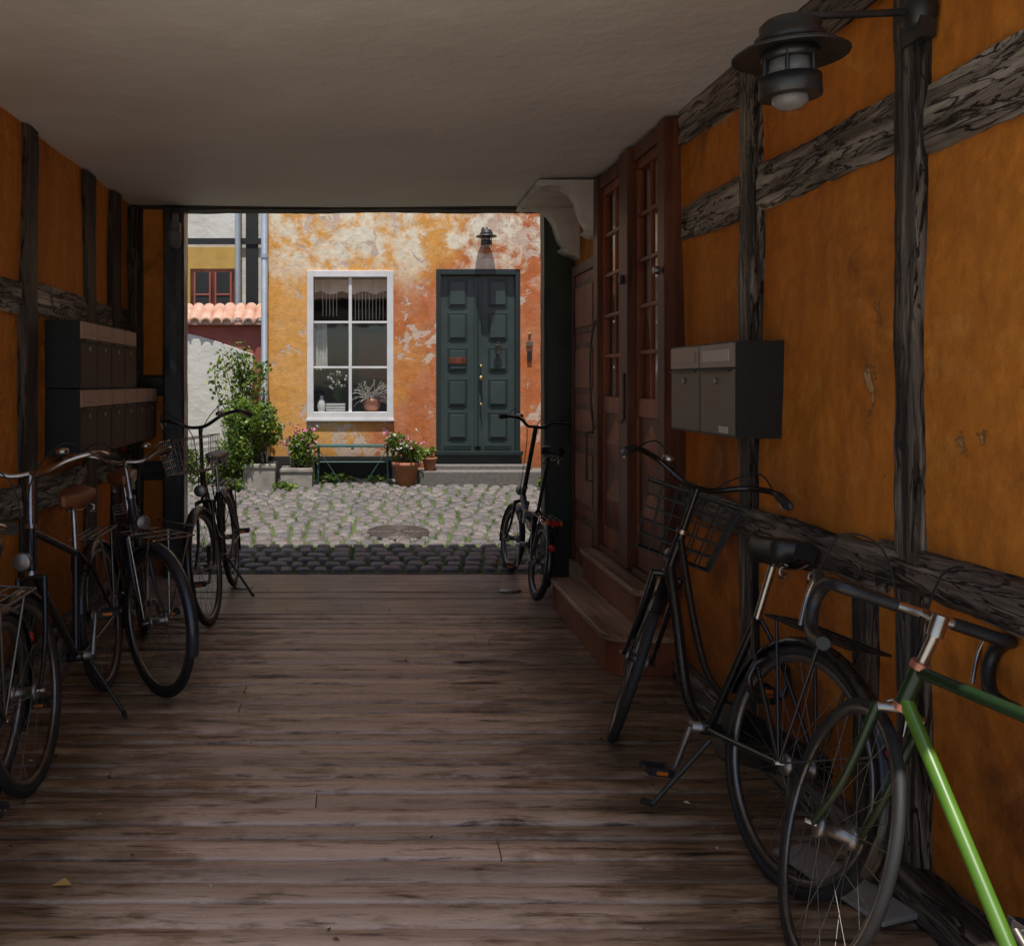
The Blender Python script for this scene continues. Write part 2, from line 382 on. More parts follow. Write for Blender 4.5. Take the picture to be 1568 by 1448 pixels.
mb.timber(1,Y0,4.40,(X0-.05,1.62),(-.02,.10),M_tYd,.006)
mb.build('right_wall_timbers',PB)
mb=MB()
xa=-1.79;xb=-1.725
for a,b in ((1.46,1.6),(2.9,3.08),(4.60,4.78),(5.64,5.86),(6.24,6.45)):
    mb.timber(2,0,CE,(xa,xb+.008),(a,b),M_tZd,.005)
for a,b in ((1.6,2.9),(3.08,4.60),(4.78,5.64),(5.86,6.24),(6.45,6.75)):
    mb.timber(1,a,b,(xa,xb),(1.80,1.97),M_tY if a<5.5 else M_tYd,.007,chip=.05)
    mb.timber(1,a,b,(xa,xb+.01),(.78,.95),M_tY,.007,chip=.04)
mb.timber(1,Y0,6.8,(xa,xb+.03),(-.02,.10),M_tYd,.006)
mb.build('left_wall_timbers',PB)
mb=MB()
mb.timber(0,-1.9,1.7,(YE-.08,YE+.12),(CE-.025,CE+.12),M_tX,.004)
mb.timber(2,-.0,CE-.02,(-1.50,-1.345),(YE-.14,YE+.04),M_jamb,.003)
mb.box(-1.80,-1.49,YE-.06,YE+.02,0,CE,M_wall)
mb.timber(2,-.0,CE-.02,(-1.79,-1.66),(YE-.16,YE-.02),M_tZd,.004)
mb.timber(0,-1.68,-1.49,(YE-.10,YE-.02),(1.35,1.50),M_tX,.004)
mb.timber(0,-1.68,-1.49,(YE-.10,YE-.02),(.72,.86),M_tX,.004)
mb.timber(2,.0,CE-.02,(1.335,1.62),(YE-.10,YE+.08),M_green_col,.003)
mb.build('end_jambs_and_lintel',PB)
mb=MB()
prof=[(1.56,2.75),(1.11,2.75),(1.095,2.72),(1.13,2.705),(1.20,2.715),(1.27,2.70),(1.325,2.665),(1.36,2.61),(1.375,2.55),(1.395,2.49),(1.43,2.44),(1.40,2.415),(1.445,2.385),(1.50,2.375),(1.535,2.35),(1.56,2.29)]
mb.extr(prof,5.87,5.99,M_corb); mb.box(1.12,1.56,5.99,YE-.13,2.715,2.75,M_corb)
mb.extr([(x+.02,z-.0) for x,z in prof],6.66,YE-.1,M_corb)
mb.build('carved_corbel',PB,.004)
# glazed double door on right wall
mb=MB(); xf=1.49
def leaf(y0,y1):
    z0,z1=.44,2.66; t=.035
    mb.box(xf,xf+.04,y0,y0+t,z0,z1,M_brown); mb.box(xf,xf+.04,y1-t,y1,z0,z1,M_brown)
    mb.box(xf,xf+.04,y0+t,y1-t,z1-.05,z1,M_brown); mb.box(xf,xf+.04,y0+t,y1-t,z0,z0+.12,M_brown)
    mb.box(xf,xf+.04,y0+t,y1-t,1.26,1.36,M_brown)
    mb.box(xf+.012,xf+.04,y0+t,y1-t,.56,1.26,M_brownd)
    ym=(y0+y1)/2
    for c in (.74,1.08):
        h=.15;w=(y1-y0)/2-t-.01
        mb.add([(xf-.018,ym,c),(xf+.012,ym-w,c),(xf+.012,ym,c+h),(xf+.012,ym+w,c),(xf+.012,ym,c-h)],[(0,1,2),(0,2,3),(0,3,4),(0,4,1)],M_brown)
    mb.box(xf+.008,xf+.03,ym-.010,ym+.010,1.36,z1-.05,M_brown)
    for i in range(1,5):
        z=1.36+(z1-.05-1.36)*i/5; mb.box(xf+.005,xf+.032,y0+t,y1-t,z-.011,z+.011,M_brown)
    mb.add([(xf+.02,y0+t,1.36),(xf+.02,y1-t,1.36),(xf+.02,y1-t,z1-.05),(xf+.02,y0+t,z1-.05)],[(0,1,2,3)],M_glass)
    mb.add([(xf+.055,y0+t,1.36),(xf+.055,y1-t,1.36),(xf+.055,y1-t,z1-.05),(xf+.055,y0+t,z1-.05)],[(0,1,2,3)],M_curtain_refl)  # added pale curtain: the panes' bright reflection put into its colour
leaf(4.56,5.05); leaf(5.22,5.76)
mb.box(xf-.035,1.57,4.455,4.56,.40,2.74,M_brownd); mb.box(xf-.045,1.57,5.05,5.22,.42,2.74,M_brownd)
mb.box(xf-.03,1.57,5.76,5.86,.40,2.74,M_brownd); mb.box(xf-.02,1.57,4.56,5.05,2.66,2.74,M_brownd); mb.box(xf-.02,1.57,5.22,5.76,2.66,2.74,M_brownd)
mb.box(xf-.02,1.57,4.56,5.05,.40,.44,M_brownd);mb.box(xf-.02,1.57,5.22,5.76,.40,.44,M_brownd)
mb.box(xf-.065,xf-.045,5.12,5.16,2.0,2.05,M_iron)
mb.tube([(xf-.05,5.10,1.5),(xf-.05,5.10,1.25),(xf-.065,5.10,1.22)],.008,M_iron,6)
mb.tube(cr([(xf-.01,5.80,1.9),(xf-.06,5.80,1.7),(xf-.06,5.80,1.3),(xf-.04,5.80,1.15)],4),.007,M_iron,6)
mb.lathe([(.0,-.02),(.02,-.02),(.022,.01),(.0,.02)],(xf-.055,4.5,2.0),M_alu,12,'x')
mb.build('glazed_double_door',PB,.003)
mb=MB()
def rstep(x0,y0,y1,z0,z1,r,lip,m):
    pts=[(1.6,y0)]
    for i in range(7):
        a=-math.pi/2-math.pi/2*i/6; pts.append((x0+r+r*math.cos(a),y0+r+r*math.sin(a)))
    pts+=[(x0,y1),(1.6,y1)]
    for (zz0,zz1,g,mm) in ((z0,z1-.03,0,M_brown),(z1-.03,z1,lip,m)):
        P=[(x-(g if x<1.5 else 0),y-(g if y<y1-.01 else 0)) for x,y in pts]; n=len(P)
        mb.add([(x,y,zz0) for x,y in P]+[(x,y,zz1) for x,y in P],[tuple(range(n))[::-1],tuple(range(n,2*n))]+[(i,(i+1)%n,(i+1)%n+n,i+n) for i in range(n)],mm)
rstep(1.20,4.50,5.86,0,.20,.12,.02,M_step)
rstep(1.385,4.66,5.84,.201,.39,.05,.018,M_step)
mb.build('wooden_door_steps',PB,.005)
mb=MB()
mb.box(1.50,1.57,5.90,5.95,.16,2.28,M_brownd); mb.box(1.50,1.57,6.60,6.66,.16,2.28,M_brownd); mb.box(1.50,1.57,5.95,6.60,2.21,2.28,M_brownd)
mb.box(1.485,1.57,5.88,6.68,0,.16,M_step)
mb.box(1.515,1.57,5.95,6.60,.16,2.21,M_brown)
for a,b in ((.24,.52),(.58,1.0),(1.07,1.30),(1.37,1.72),(1.79,2.15)):
    mb.box(1.506,1.516,5.99,6.56,a,b,M_brownd); 
    mb.box(1.494,1.510,6.03,6.52,a+.04,b-.04,M_brown)
mb.tube([(1.50,6.02,1.12),(1.455,6.02,1.12),(1.455,6.02,.80),(1.50,6.02,.80)],.008,M_iron,6)
mb.box(1.498,1.516,5.96,5.985,1.1,1.45,M_iron)
mb.build('brown_panel_door',PB,.003)
# ================================================================ wooden floor
mb=MB(); y=Y0
def plank(y0,y1,x0,x1,m,crown=.004,jit=.0015,ed=.007):
    n=max(4,int((x1-x0)/.10)); w=y1-y0
    tz=U(-.003,.003); tl=U(-.009,.009); vs=[];fs=[]
    prof=[(0,-.03),(0,-ed),(.05,-ed*.3),(.12,0),(.3,crown*.8),(.5,crown),(.7,crown*.8),(.88,0),(.95,-ed*.3),(1,-ed),(1,-.03)]
    for i in range(n+1):
        x=x0+(x1-x0)*i/n; j=U(-jit,jit); sw=U(-.0015,.0015)
        for a,b in prof: vs.append((x,y0+w*a+sw,b+tz+j+tl*(a-.5)+U(-.0008,.0008)))
    k=len(prof)
    for i in range(n):
        for q in range(k-1): a=i*k+q; fs.append((a,a+1,a+k+1,a+k))
    mb.add(vs,fs,m,True)
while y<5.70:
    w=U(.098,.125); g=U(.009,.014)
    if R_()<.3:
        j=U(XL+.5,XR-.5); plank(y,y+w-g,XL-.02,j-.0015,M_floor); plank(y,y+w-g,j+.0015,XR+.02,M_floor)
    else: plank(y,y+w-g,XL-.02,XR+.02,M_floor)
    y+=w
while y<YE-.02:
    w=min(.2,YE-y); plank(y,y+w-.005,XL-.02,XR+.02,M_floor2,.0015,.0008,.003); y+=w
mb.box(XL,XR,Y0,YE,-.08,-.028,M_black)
mb.box(-1.7,1.5,YE,YE+.035,-.05,.004,M_iron)
mb.build('wooden_plank_floor')
# ================================================================ mailboxes
def mailbox_block(name,xw,s,y0,cells,z_top,h,w,d):
    mb=MB()
    FR=M_boxf if s>0 else M_boxl; FL=M_boxflap if s>0 else M_boxlf
    for r,n in enumerate(cells):
        zt=z_top-r*(h+.006)
        xin=xw-s*d
        mb.box(min(xw,xin),max(xw,xin),y0,y0+n*w,zt-h,zt,M_boxd)
        for i in range(n):
            a=y0+i*w+.010;b=y0+(i+1)*w-.010
            def fb(y_0,y_1,z_0,z_1,t,m,t0=0):
                xa,xb=xin-s*t,xin-s*t0; mb.box(min(xa,xb),max(xa,xb),y_0,y_1,z_0,z_1,m)
            fb(a,b,zt-h+.010,zt-.108,.008,FR)
            fb(a,b,zt-.098,zt-.008,.011,FL)
            fb(a+.03,b-.03,zt-.075,zt-.03,.014,M_label if s>0 and i==0 else FL,.011)
            cy=(a+b)/2; cz=zt-.15
            mb.lathe([(0,-.004),(.013,-.004),(.013,.004),(0,.004)],(xin-s*.011,cy,cz),M_alu,12,'x')
            mb.box(min(xin-s*.022,xin-s*.010),max(xin-s*.022,xin-s*.010),a+.02,b-.02,zt-.114,zt-.107,M_boxd)
            if s>0 and i==0: fb(a+.05,a+.14,zt-h+.015,zt-h+.04,.010,M_label,.008)
    return mb.build(name,None,.002)
mailbox_block('wall_mailbox',XR+.01,1,3.40,[2],1.605,.365,.355,.18)
mailbox_block('wall_mailbox_bank',XL-.01,-1,4.97,[4,6],1.787,.37,.30,.205)
# ================================================================ lamps
def shiplamp(name,x,y,z,k,wall,arm_dir):
    mb=MB(); L=lambda p,m,seg=28: mb.lathe([(r*k,h*k) for r,h in p],(x,y,z),m,seg)
    L([(.0,.090),(.03,.090),(.045,.082),(.068,.078),(.080,.065),(.078,.045),(.092,.032),(.092,.01),(0,.01)],M_galv)
    L([(.0,.012),(.10,.008),(.135,-.004),(.152,-.016),(.150,-.020),(.13,-.012),(.09,-.004),(0,-.004)],M_galv)
    L([(.0,-.004),(.075,-.004),(.075,-.03),(.062,-.032),(0,-.032)],M_galv)
    L([(.0,-.03),(.055,-.03),(.058,-.085),(0,-.085)],M_lampglass)
    for i in range(6):
        a=i*math.pi/3; mb.tube([(x+.07*k*math.cos(a),y+.07*k*math.sin(a),z-.02*k),(x+.07*k*math.cos(a),y+.07*k*math.sin(a),z-.09*k)],.006*k,M_galv,5)
    L([(.05,-.075),(.08,-.077),(.082,-.130),(.074,-.133),(.05,-.132)],M_galv)
    L([(.0,-.12),(.05,-.12),(.046,-.148),(.030,-.162),(0,-.168)],M_lampglass)
    if arm_dir=='x':
        mb.tube(cr([(x,y,z+.085*k),(x+.03,y,z+.095*k),(x+.12,y,z+.095*k),(wall,y,z+.105*k)],5),.011*k,M_galv,8)
        mb.lathe([(0,-.03),(.035,-.03),(.05,-.01),(.055,.03),(0,.03)],(wall,y,z+.10*k),M_galv,16,'x')
        mb.box(wall-.012,wall+.03,y-.045,y+.045,z+.02*k,z+.21*k,M_galv)
    else:
        mb.tube(cr([(x,y,z+.085*k),(x,y+.05,z+.10*k),(x,wall,z+.105*k)],5),.011*k,M_galv,8)
        mb.lathe([(0,-.03),(.04,-.02),(.05,.03),(0,.03)],(x,wall,z+.10*k),M_galv,16,'y')
    return mb.build(name)
shiplamp('wall_lamp',1.17,2.52,2.365,1.0,1.515,'x')
shiplamp('wall_lamp',1.50,11.35,3.27,.88,11.48,'y')
mb=MB()
mb.box(-1.43,-1.36,YE-.22,YE-.14,2.50,2.62,M_greyp)
mb.lathe([(0,.05),(.04,.05),(.055,.03),(.05,-.06),(.03,-.08),(0,-.085)],(-1.39,YE-.27,2.50),M_greyp,14)
mb.box(-1.41,-1.37,YE-.24,YE-.2,2.56,2.68,M_greyp)
mb.build('security_light',None,.004)

# ================================================================ courtyard
YF=11.5
def gz(y): return .0+(y-YE)*.047
mb=MB()
mb.add([(-400,-400,-.32),(400,-400,-.32),(400,400,-.32),(-400,400,-.32)],[(0,1,2,3)],M_ground); mb.build('ground')
mb=MB()
mb.box(-9,9,-12,Y0,-.30,-.03,M_pave); mb.build('bounce_street_pavement')  # unseen paving, made pale to bounce sun into the passage
mb=MB()
mb.add([(-5,YE+.02,-.008),(6,YE+.02,-.008),(6,YF+.1,gz(YF)-.002),(-5,YF+.1,gz(YF)-.002)],[(0,1,2,3)],M_joint)
mb.add([(-5,YF+.1,gz(YF)-.025),(-1.2,YF+.1,gz(YF)-.025),(-1.2,22,.3),(-5,22,.3)],[(0,1,2,3)],M_joint)
mb.build('courtyard_ground')
mb=MB(); joints=[]
MX,MY=.30,8.35
def stone(cx,cy,w,d,ht):
    n=6; vs=[];fs=[]
    tx,ty=U(-.06,.06),U(-.06,.06); rot=U(-.07,.07)
    px=[U(-.09,.09) for _ in range(4)]
    for i in range(n+1):
        for j in range(n+1):
            u=-1+2*i/n; v=-1+2*j/n
            su=math.copysign(abs(u)**.55,u); sv=math.copysign(abs(v)**.55,v)
            k=1-.12*(abs(su)*abs(sv))**4
            ex=px[0] if su>0 else px[1]; ey=px[2] if sv>0 else px[3]
            x=su*k*w/2*(1+ex*sv); yy=sv*k*d/2*(1+ey*su)
            e=max(abs(u),abs(v))
            z=ht*(1-.12*(su*su+sv*sv)) if e<.6 else (ht*.62 if e<.99 else -.03)
            z+= (x*tx+yy*ty)+U(-.0025,.0025)
            xr=x*math.cos(rot)-yy*math.sin(rot); yr=x*math.sin(rot)+yy*math.cos(rot)
            vs.append((cx+xr,cy+yr,gz(cy+yr)+z))
    for i in range(n):
        for j in range(n):
            a=i*(n+1)+j; fs.append((a,a+n+1,a+n+2,a+1))
    mb.add(vs,fs,random.choice(M_cob),True)
y=YE+.05
while y<YF-.05:
    d=U(.125,.17); x=-4.6+U(0,.1)
    while x<4.6:
        w=U(.11,.20); cx=x+w/2; cy=y+d/2+.03*math.sin(cx*1.3)+U(-.010,.010)
        q=((cx-MX)**2+(cy-MY)**2)**.5
        if q>.335 and not (cx>.62 and cx<2.3 and cy>11.05):
            stone(cx,cy,w-.016,d-.018,U(.018,.028))
        joints.append((x,cy)); x+=w
    joints+=[(U(-3.5,3.5),y) for _ in range(40)]
    y+=d
for i in range(16):
    a=2*math.pi*i/16; stone(MX+.32*math.cos(a),MY+.32*math.sin(a),.08,.075,.022)
mb.build('cobblestones')
mb=MB()
for (x,y) in joints:
    dens=1.0 if x<-.9 or y>10.9 or x>1.1 else .5
    if R_()>dens*.6: continue
    if (x-MX)**2+(y-MY)**2<.12: continue
    for k in range(random.randint(5,14)):
        r=U(-.014,.014); bx,by=x+r,y+U(-.06,.06); h=U(.015,.034)*(1.5 if y>10.9 else 1); b=U(0,6.28)
        dx,dy=.0035*math.cos(b),.0035*math.sin(b)
        mb.add([(bx-dx,by-dy,gz(by)-.01),(bx+dx,by+dy,gz(by)-.01),(bx+U(-.014,.014),by+U(-.014,.014),gz(by)+h)],[(0,1,2)],M_grass)
mb.build('grass')
mb=MB(); zc=gz(MY)+.018
mb.M=Matrix.Translation((MX,MY,zc))@Matrix.Rotation(math.radians(2.7),4,'X')
mb.lathe([(.0,-.03),(.285,-.03),(.285,.000),(0,.000)],(0,0,0),M_grate,36)
for r in (.275,.21,.15,.09,.04):
    mb.tube([(r*math.cos(a),r*math.sin(a),.0) for a in [2*math.pi*i/36 for i in range(36)]],.008,M_grate,5,True)
for i in range(12):
    a=2*math.pi*i/12; mb.tube([(.04*math.cos(a),.04*math.sin(a),.001),(.27*math.cos(a),.27*math.sin(a),.001)],.006,M_grate,5)
mb.build('manhole_cover')

# ---- orange house
OH=empty('orange_house')
mb=MB(); t=.32
wx0,wx1,wz0,wz1=-.715,.33,1.014,2.83
dx0,dx1,dz0,dz1=.887,1.947,.587,2.87
G=gz(YF)
z0=-.3; ZT=6.2
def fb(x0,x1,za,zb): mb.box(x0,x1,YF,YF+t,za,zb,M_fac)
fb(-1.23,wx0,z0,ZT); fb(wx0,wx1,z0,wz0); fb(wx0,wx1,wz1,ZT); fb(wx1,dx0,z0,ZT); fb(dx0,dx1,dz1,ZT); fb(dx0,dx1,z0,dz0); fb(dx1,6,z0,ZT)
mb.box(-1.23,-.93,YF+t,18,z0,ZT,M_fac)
mb.build('walls',OH)
mb=MB(); mb.box(-1.22,.64,YF-.035,YF-.0,G-.05,.52,M_plinth); mb.box(2.35,6,YF-.035,YF,G-.05,.50,M_plinth); mb.build('plinth',OH,.006)
mb=MB(); mb.box(-1.5,6,YF-.30,YF-.0,ZT-.1,ZT+.05,M_white)
mb.add([(-1.5,YF-.32,ZT+.05),(6,YF-.32,ZT+.05),(6,YF+4,ZT+3.4),(-1.5,YF+4,ZT+3.4)],[(0,1,2,3)],M_tile); mb.build('roof',OH)
mb=MB(); f=.06; yf=YF+.02
mb.box(wx0-.02,wx0+f,yf-.045,yf+.06,wz0-.02,wz1+.02,M_white); mb.box(wx1-f,wx1+.02,yf-.045,yf+.06,wz0-.02,wz1+.02,M_white)
mb.box(wx0+f,wx1-f,yf-.045,yf+.06,wz1-f,wz1+.02,M_white); mb.box(wx0+f,wx1-f,yf-.045,yf+.06,wz0-.02,wz0+f,M_white)
mb.box(wx0-.03,wx1+.03,yf-.06,yf+.02,wz0-.055,wz0-.022,M_white)
xm=(wx0+wx1)/2
mb.box(xm-.02,xm+.02,yf-.015,yf+.045,wz0+f,wz1-f,M_white)
for zz in (wz0+f+(wz1-wz0-2*f)*.33,wz0+f+(wz1-wz0-2*f)*.665): 
    mb.box(wx0+f,xm-.02,yf-.01,yf+.04,zz-.014,zz+.014,M_white); mb.box(xm+.02,wx1-f,yf-.01,yf+.04,zz-.014,zz+.014,M_white)
mb.build('window_frame',OH,.004)
mb=MB(); mb.add([(wx0+f,yf+.015,wz0+f),(wx1-f,yf+.015,wz0+f),(wx1-f,yf+.015,wz1-f),(wx0+f,yf+.015,wz1-f)],[(0,1,2,3)],M_glass); mb.build('window_glass_panes',OH)
mb=MB()
ya,yb=YF+t,YF+2.6
mb.box(-.92,1.6,yb,yb+.1,.3,3.1,M_room); mb.box(-.93,-.91,ya,yb,.3,3.1,M_room); mb.box(1.6,1.7,ya,yb,.3,3.1,M_room)
mb.box(-.92,1.6,ya,yb,3.1,3.2,M_room); mb.box(-.92,1.6,ya,yb,.2,.3,M_room)
mb.box(wx0,wx1,YF+.09,YF+.55,wz0+.02,wz0+.05,M_white)
mb.box(-.1,.7,YF+1.6,YF+1.7,1.5,2.15,M_redwall)
mb.build('room_interior',OH)
mb=MB()
zs=wz0+.05
def drape(x0,x1,zt,zb,m,yy):
    n=26; vs=[]
    for i in range(n+1):
        x=x0+(x1-x0)*i/n; q=yy+.018*math.sin(i*1.9)+.01*math.sin(i*.7)
        vs+=[(x,q,zt),(x+.01*math.sin(i),q,zb+.02*math.sin(i*.8))]
    mb.add(vs,[(2*i,2*i+2,2*i+3,2*i+1) for i in range(n)],m,True)
drape(wx0+.05,wx0+.22,2.2,1.62,M_petalw,YF+.24); drape(wx0+.06,wx1-.05,2.77,2.60,M_curtain_refl,YF+.28)
for i in range(9): mb.tube([(xm+.06+i*.045,YF+.30,2.74),(xm+.06+i*.045,YF+.30,2.25)],.006,M_label,6)
for i in range(5): mb.tube([(xm-.36+i*.045,YF+.30,2.74),(xm-.36+i*.045,YF+.30,2.30)],.006,M_label,6)
mb.lathe([(0,0),(.035,0),(.06,.07),(.045,.14),(.018,.18),(.024,.21),(0,.21)],(-.56,YF+.16,zs),M_white,14)
mb.lathe([(0,0),(.05,0),(.065,.10),(.07,.11),(0,.11)],(-.32,YF+.19,zs),M_terr,14)
for q in range(3): mb.box(-.50,-.26,YF+.11,YF+.14,zs+.02+q*.035,zs+.045+q*.035,M_petalw)
mb.lathe([(0,0),(.07,0),(.11,.08),(.12,.16),(.11,.17),(0,.17)],(.08,YF+.22,zs),M_cu,16)
for i in range(70):
    a=U(0,6.28); p=Vector((.08,YF+.20,zs+.16)); pts=[p]; dd=Vector((math.cos(a)*.9,math.sin(a)*.2,U(.3,1))).normalized()
    for k in range(5): dd=(dd+Vector((U(-.5,.5),U(-.1,.1),U(-.5,.3)))).normalized(); p=p+dd*.055; pts.append(p)
    mb.tube(pts,.004,M_label,4)
for i in range(34):
    p=Vector((-.36,YF+.19,zs+.1)); pts=[p, p+Vector((U(-.05,.05),U(-.03,.03),.12)),p+Vector((U(-.12,.12),U(-.05,.05),U(.2,.42)))]
    mb.tube(pts,.003,M_leaf[1],4)
    c=pts[-1]; mb.lathe([(0,-.018),(.020,0),(0,.018)],c,M_petalw,6)
mb.build('window_sill_items',OH)
# door
mb=MB(); yd=YF+.07
mb.box(dx0,dx0+.06,YF-.01,yd+.05,dz0,dz1,M_dgreen2); mb.box(dx1-.06,dx1,YF-.01+.02,yd+.05,dz0,dz1,M_dgreen2); mb.box(dx0+.06,dx1-.06,YF-.01,yd+.05,dz1-.07,dz1,M_dgreen2)
xa,xb=dx0+.06,dx1-.06; xm=(xa+xb)/2
mb.box(xa,xm-.004,yd,yd+.05,dz0,dz1-.07,M_dgreen); mb.box(xm+.004,xb,yd,yd+.05,dz0,dz1-.07,M_dgreen)
mb.box(xm-.04,xm+.04,yd-.03,yd,dz0+.05,dz1-.10,M_dgreen)
mb.box(xm-.012,xm+.012,yd-.045,yd-.03,dz0+.05,dz1-.10,M_dgreen2)
H=dz1-.07-dz0-.12
for cx in ((xa+xm-.04)/2,(xm+.04+xb)/2):
    mb.box(cx-.17,cx+.17,yd-.012,yd,dz0,dz0+.07,M_dgreen2)
    for i in range(5):
        zc=dz0+.10+H*(i+.5)/5; hh=H/5*.42 if i not in(2,) else H/5*.36
        mb.box(cx-.125,cx+.125,yd-.006,yd-.0,zc-hh,zc+hh,M_dgreen2)
        mb.box(cx-.095,cx+.095,yd-.022,yd-.006,zc-hh+.035,zc+hh-.035,M_dgreen)
for zz,r in ((1.65,.02),(1.50,.03),(1.17,.018)):
    mb.lathe([(0,-.06),(r*.8,-.055),(r,-.035),(r*.5,-.01),(r*.9,0),(0,0)],(xm+.035,yd-.03,zz),M_brass,14,'y')
mb.box(xa+.10,xa+.32,yd-.034,yd-.028,1.68,1.76,M_brownd)
mb.box(xb-.24,xb-.20,yd-.075,yd-.03,1.82,1.95,M_iron); mb.tube([(xb-.22+.045*math.cos(a),yd-.07,1.86+.055*math.sin(a)) for a in [i*math.pi/6 for i in range(12)]],.009,M_iron,5,True)
mb.box(dx0-.02,dx1+.02,YF-.10,yd,dz0-.045,dz0,M_dgreen2); mb.box(dx0,dx1,YF-.04,YF+.07,dz0-.16,dz0-.046,M_dgreen2)
mb.build('green_double_door',OH,.004)
mb=MB(); mb.box(.80,2.05,YF-.24,YF,G-.1,dz0-.162,M_stone); mb.box(.64,2.34,YF-.46,YF-.0,G-.12,G+.155,M_stone)
mb.build('stone_door_steps',OH,.012)
mb=MB(); mb.box(2.03,2.09,YF-.025,YF,1.72,1.84,M_iron); mb.box(2.02,2.10,YF-.02,YF,1.90,1.96,M_boxf); mb.lathe([(0,-.02),(.02,-.02),(.02,0),(0,0)],(2.06,YF-.0,2.05),M_brass,10,'y')
mb.build('doorbell_panel',OH,.002)
mb=MB(); mb.tube([(-1.265,YF-.07,6.1),(-1.265,YF-.07,.45),(-1.265,YF-.15,.33)],.042,M_pipe,12)
for z in (1.5,3.0,4.5): mb.tube([(-1.265,YF-.07,z),(-1.265,YF-.07,z+.05)],.05,M_pipe,12)
mb.build('downpipe',OH)
mb=MB(); mb.box(3.6,3.9,YE+.3,YF-.0,-.2,6.5,M_fac); 
for z in (1.2,3.6):
    for yy in (7.9,9.6): mb.box(3.55,3.6,yy,yy+.9,z,z+1.3,M_white); mb.box(3.54,3.55,yy+.07,yy+.42,z+.07,z+1.23,M_plinth); mb.box(3.54,3.55,yy+.48,yy+.83,z+.07,z+1.23,M_plinth)
mb.build('bounce_side_house')  # unseen house, added to bounce light within the courtyard
# ---- garden wall with tile coping
GW=empty('garden_wall'); mb=MB(); gy=YF+.05
mb.box(-4.2,-1.31,gy,gy+.25,-.2,2.22,M_redwall)
arch=[(-4.1,.0),(-1.42,.0),(-1.42,1.80)]+[(-1.42-2.68*i/12,1.80+.32*math.sin(math.pi*i/12)) for i in range(1,12)]+[(-4.1,1.80)]
mb.extr(arch,gy-.03,gy-.002,M_whitewash); mb.build('wall_body',GW,.006)
mb=MB()
x=-4.3
while x<-1.3:
    r=.075; y0,y1,zz0,zz1=(gy-.10,gy+.18,2.19,2.40); rg=[]; xo=U(-.01,.01)
    for s_ in range(5):
        c=Vector((x+xo,y0+U(-.01,.01),zz0)).lerp(Vector((x,y1,zz1)),s_/4); c.z+=U(-.006,.006)
        rg.append([(c.x+r*math.cos(q),c.y,c.z+r*.9*math.sin(q)) for q in [math.pi*i/8 for i in range(9)]]+[(c.x+(r-.02)*math.cos(q),c.y,c.z+(r-.02)*.9*math.sin(q)) for q in [math.pi*i/8 for i in range(8,-1,-1)]])
    mb.rings(rg,M_tile,True)
    x+=.135
mb.box(-4.3,-1.3,gy-.08,gy+.2,2.17,2.22,M_tile)
mb.build('tile_coping',GW)
WH=empty('white_half_timbered_house'); mb=MB(); hy=15.0
mb.box(-8,-1.24,hy,hy+.3,-.2,8,M_whitewash); mb.build('walls',WH)
mb=MB()
mb.box(-1.96,-1.76,hy-.04,hy-.002,0,8,M_black); mb.box(-3.5,-3.3,hy-.04,hy-.002,0,8,M_black)
mb.box(-8,-1.24,hy-.06,hy-.042,3.70,3.80,M_black); mb.box(-8,-1.24,hy-.06,hy-.042,5.4,5.6,M_black)
mb.build('timber_frame',WH)
mb=MB(); 
mb.box(-3.1,-2.05,hy-.05,hy-.003,2.3,3.66,M_yel)
mb.box(-2.86,-2.12,hy-.09,hy-.052,2.5,3.30,M_brownd)
for (a,b) in ((-2.80,-2.52),(-2.46,-2.18)):
    mb.box(a,b,hy-.10,hy-.092,2.55,3.24,M_plinth)
    mb.box(a,b,hy-.108,hy-.101,2.86,2.89,M_redwall); 
    for q in (a-.0,b-.03,): mb.box(q,q+.03,hy-.112,hy-.102,2.55,3.24,M_redwall)
mb.build('window',WH,.003)
mb=MB(); mb.tube([(-2.08,hy-.1,8),(-2.08,hy-.1,.2)],.05,M_pipe,12); mb.build('downpipe',WH)
mb=MB(); mb.add([(-9,hy-.3,8),(0,hy-.3,8),(0,hy+4,11),(-9,hy+4,11)],[(0,1,2,3)],M_tile); mb.build('roof',WH)
mb=MB(); mb.box(-4.5,-4.2,YE+.1,22,-.2,3.6,M_whitewash); mb.build('bounce_wall')  # unseen white wall, added as a reflector on the courtyard's left

# ---- plants
def leafquad(mb,p,size,m):
    a=U(0,6.28); tl=U(-1.1,1.1); d=Vector((math.cos(a)*math.cos(tl),math.sin(a)*math.cos(tl),math.sin(tl)))
    n=d.cross(Vector((U(-1,1),U(-1,1),U(-1,1)))).normalized(); w=size*U(.28,.42); l=size*U(.8,1.2)
    mb.add([tuple(p),tuple(p+d*l*.5+n*w),tuple(p+d*l),tuple(p+d*l*.5-n*w)],[(0,1,2,3)],m)
def clump(mb,c,rad,n,size,mats,lob=7):
    c=Vector(c); L=[(c+Vector((U(-1,1)*rad[0]*.62,U(-1,1)*rad[1]*.62,U(-.8,1)*rad[2]*.62)),U(.3,.55)) for _ in range(lob)]
    for i in range(n):
        o,k=random.choice(L); v=Vector((random.gauss(0,1),random.gauss(0,1),random.gauss(0,1))).normalized()*U(.3,1)**.5
        p=o+Vector((v.x*rad[0]*k,v.y*rad[1]*k,v.z*rad[2]*k))
        leafquad(mb,p,size,random.choice(mats))
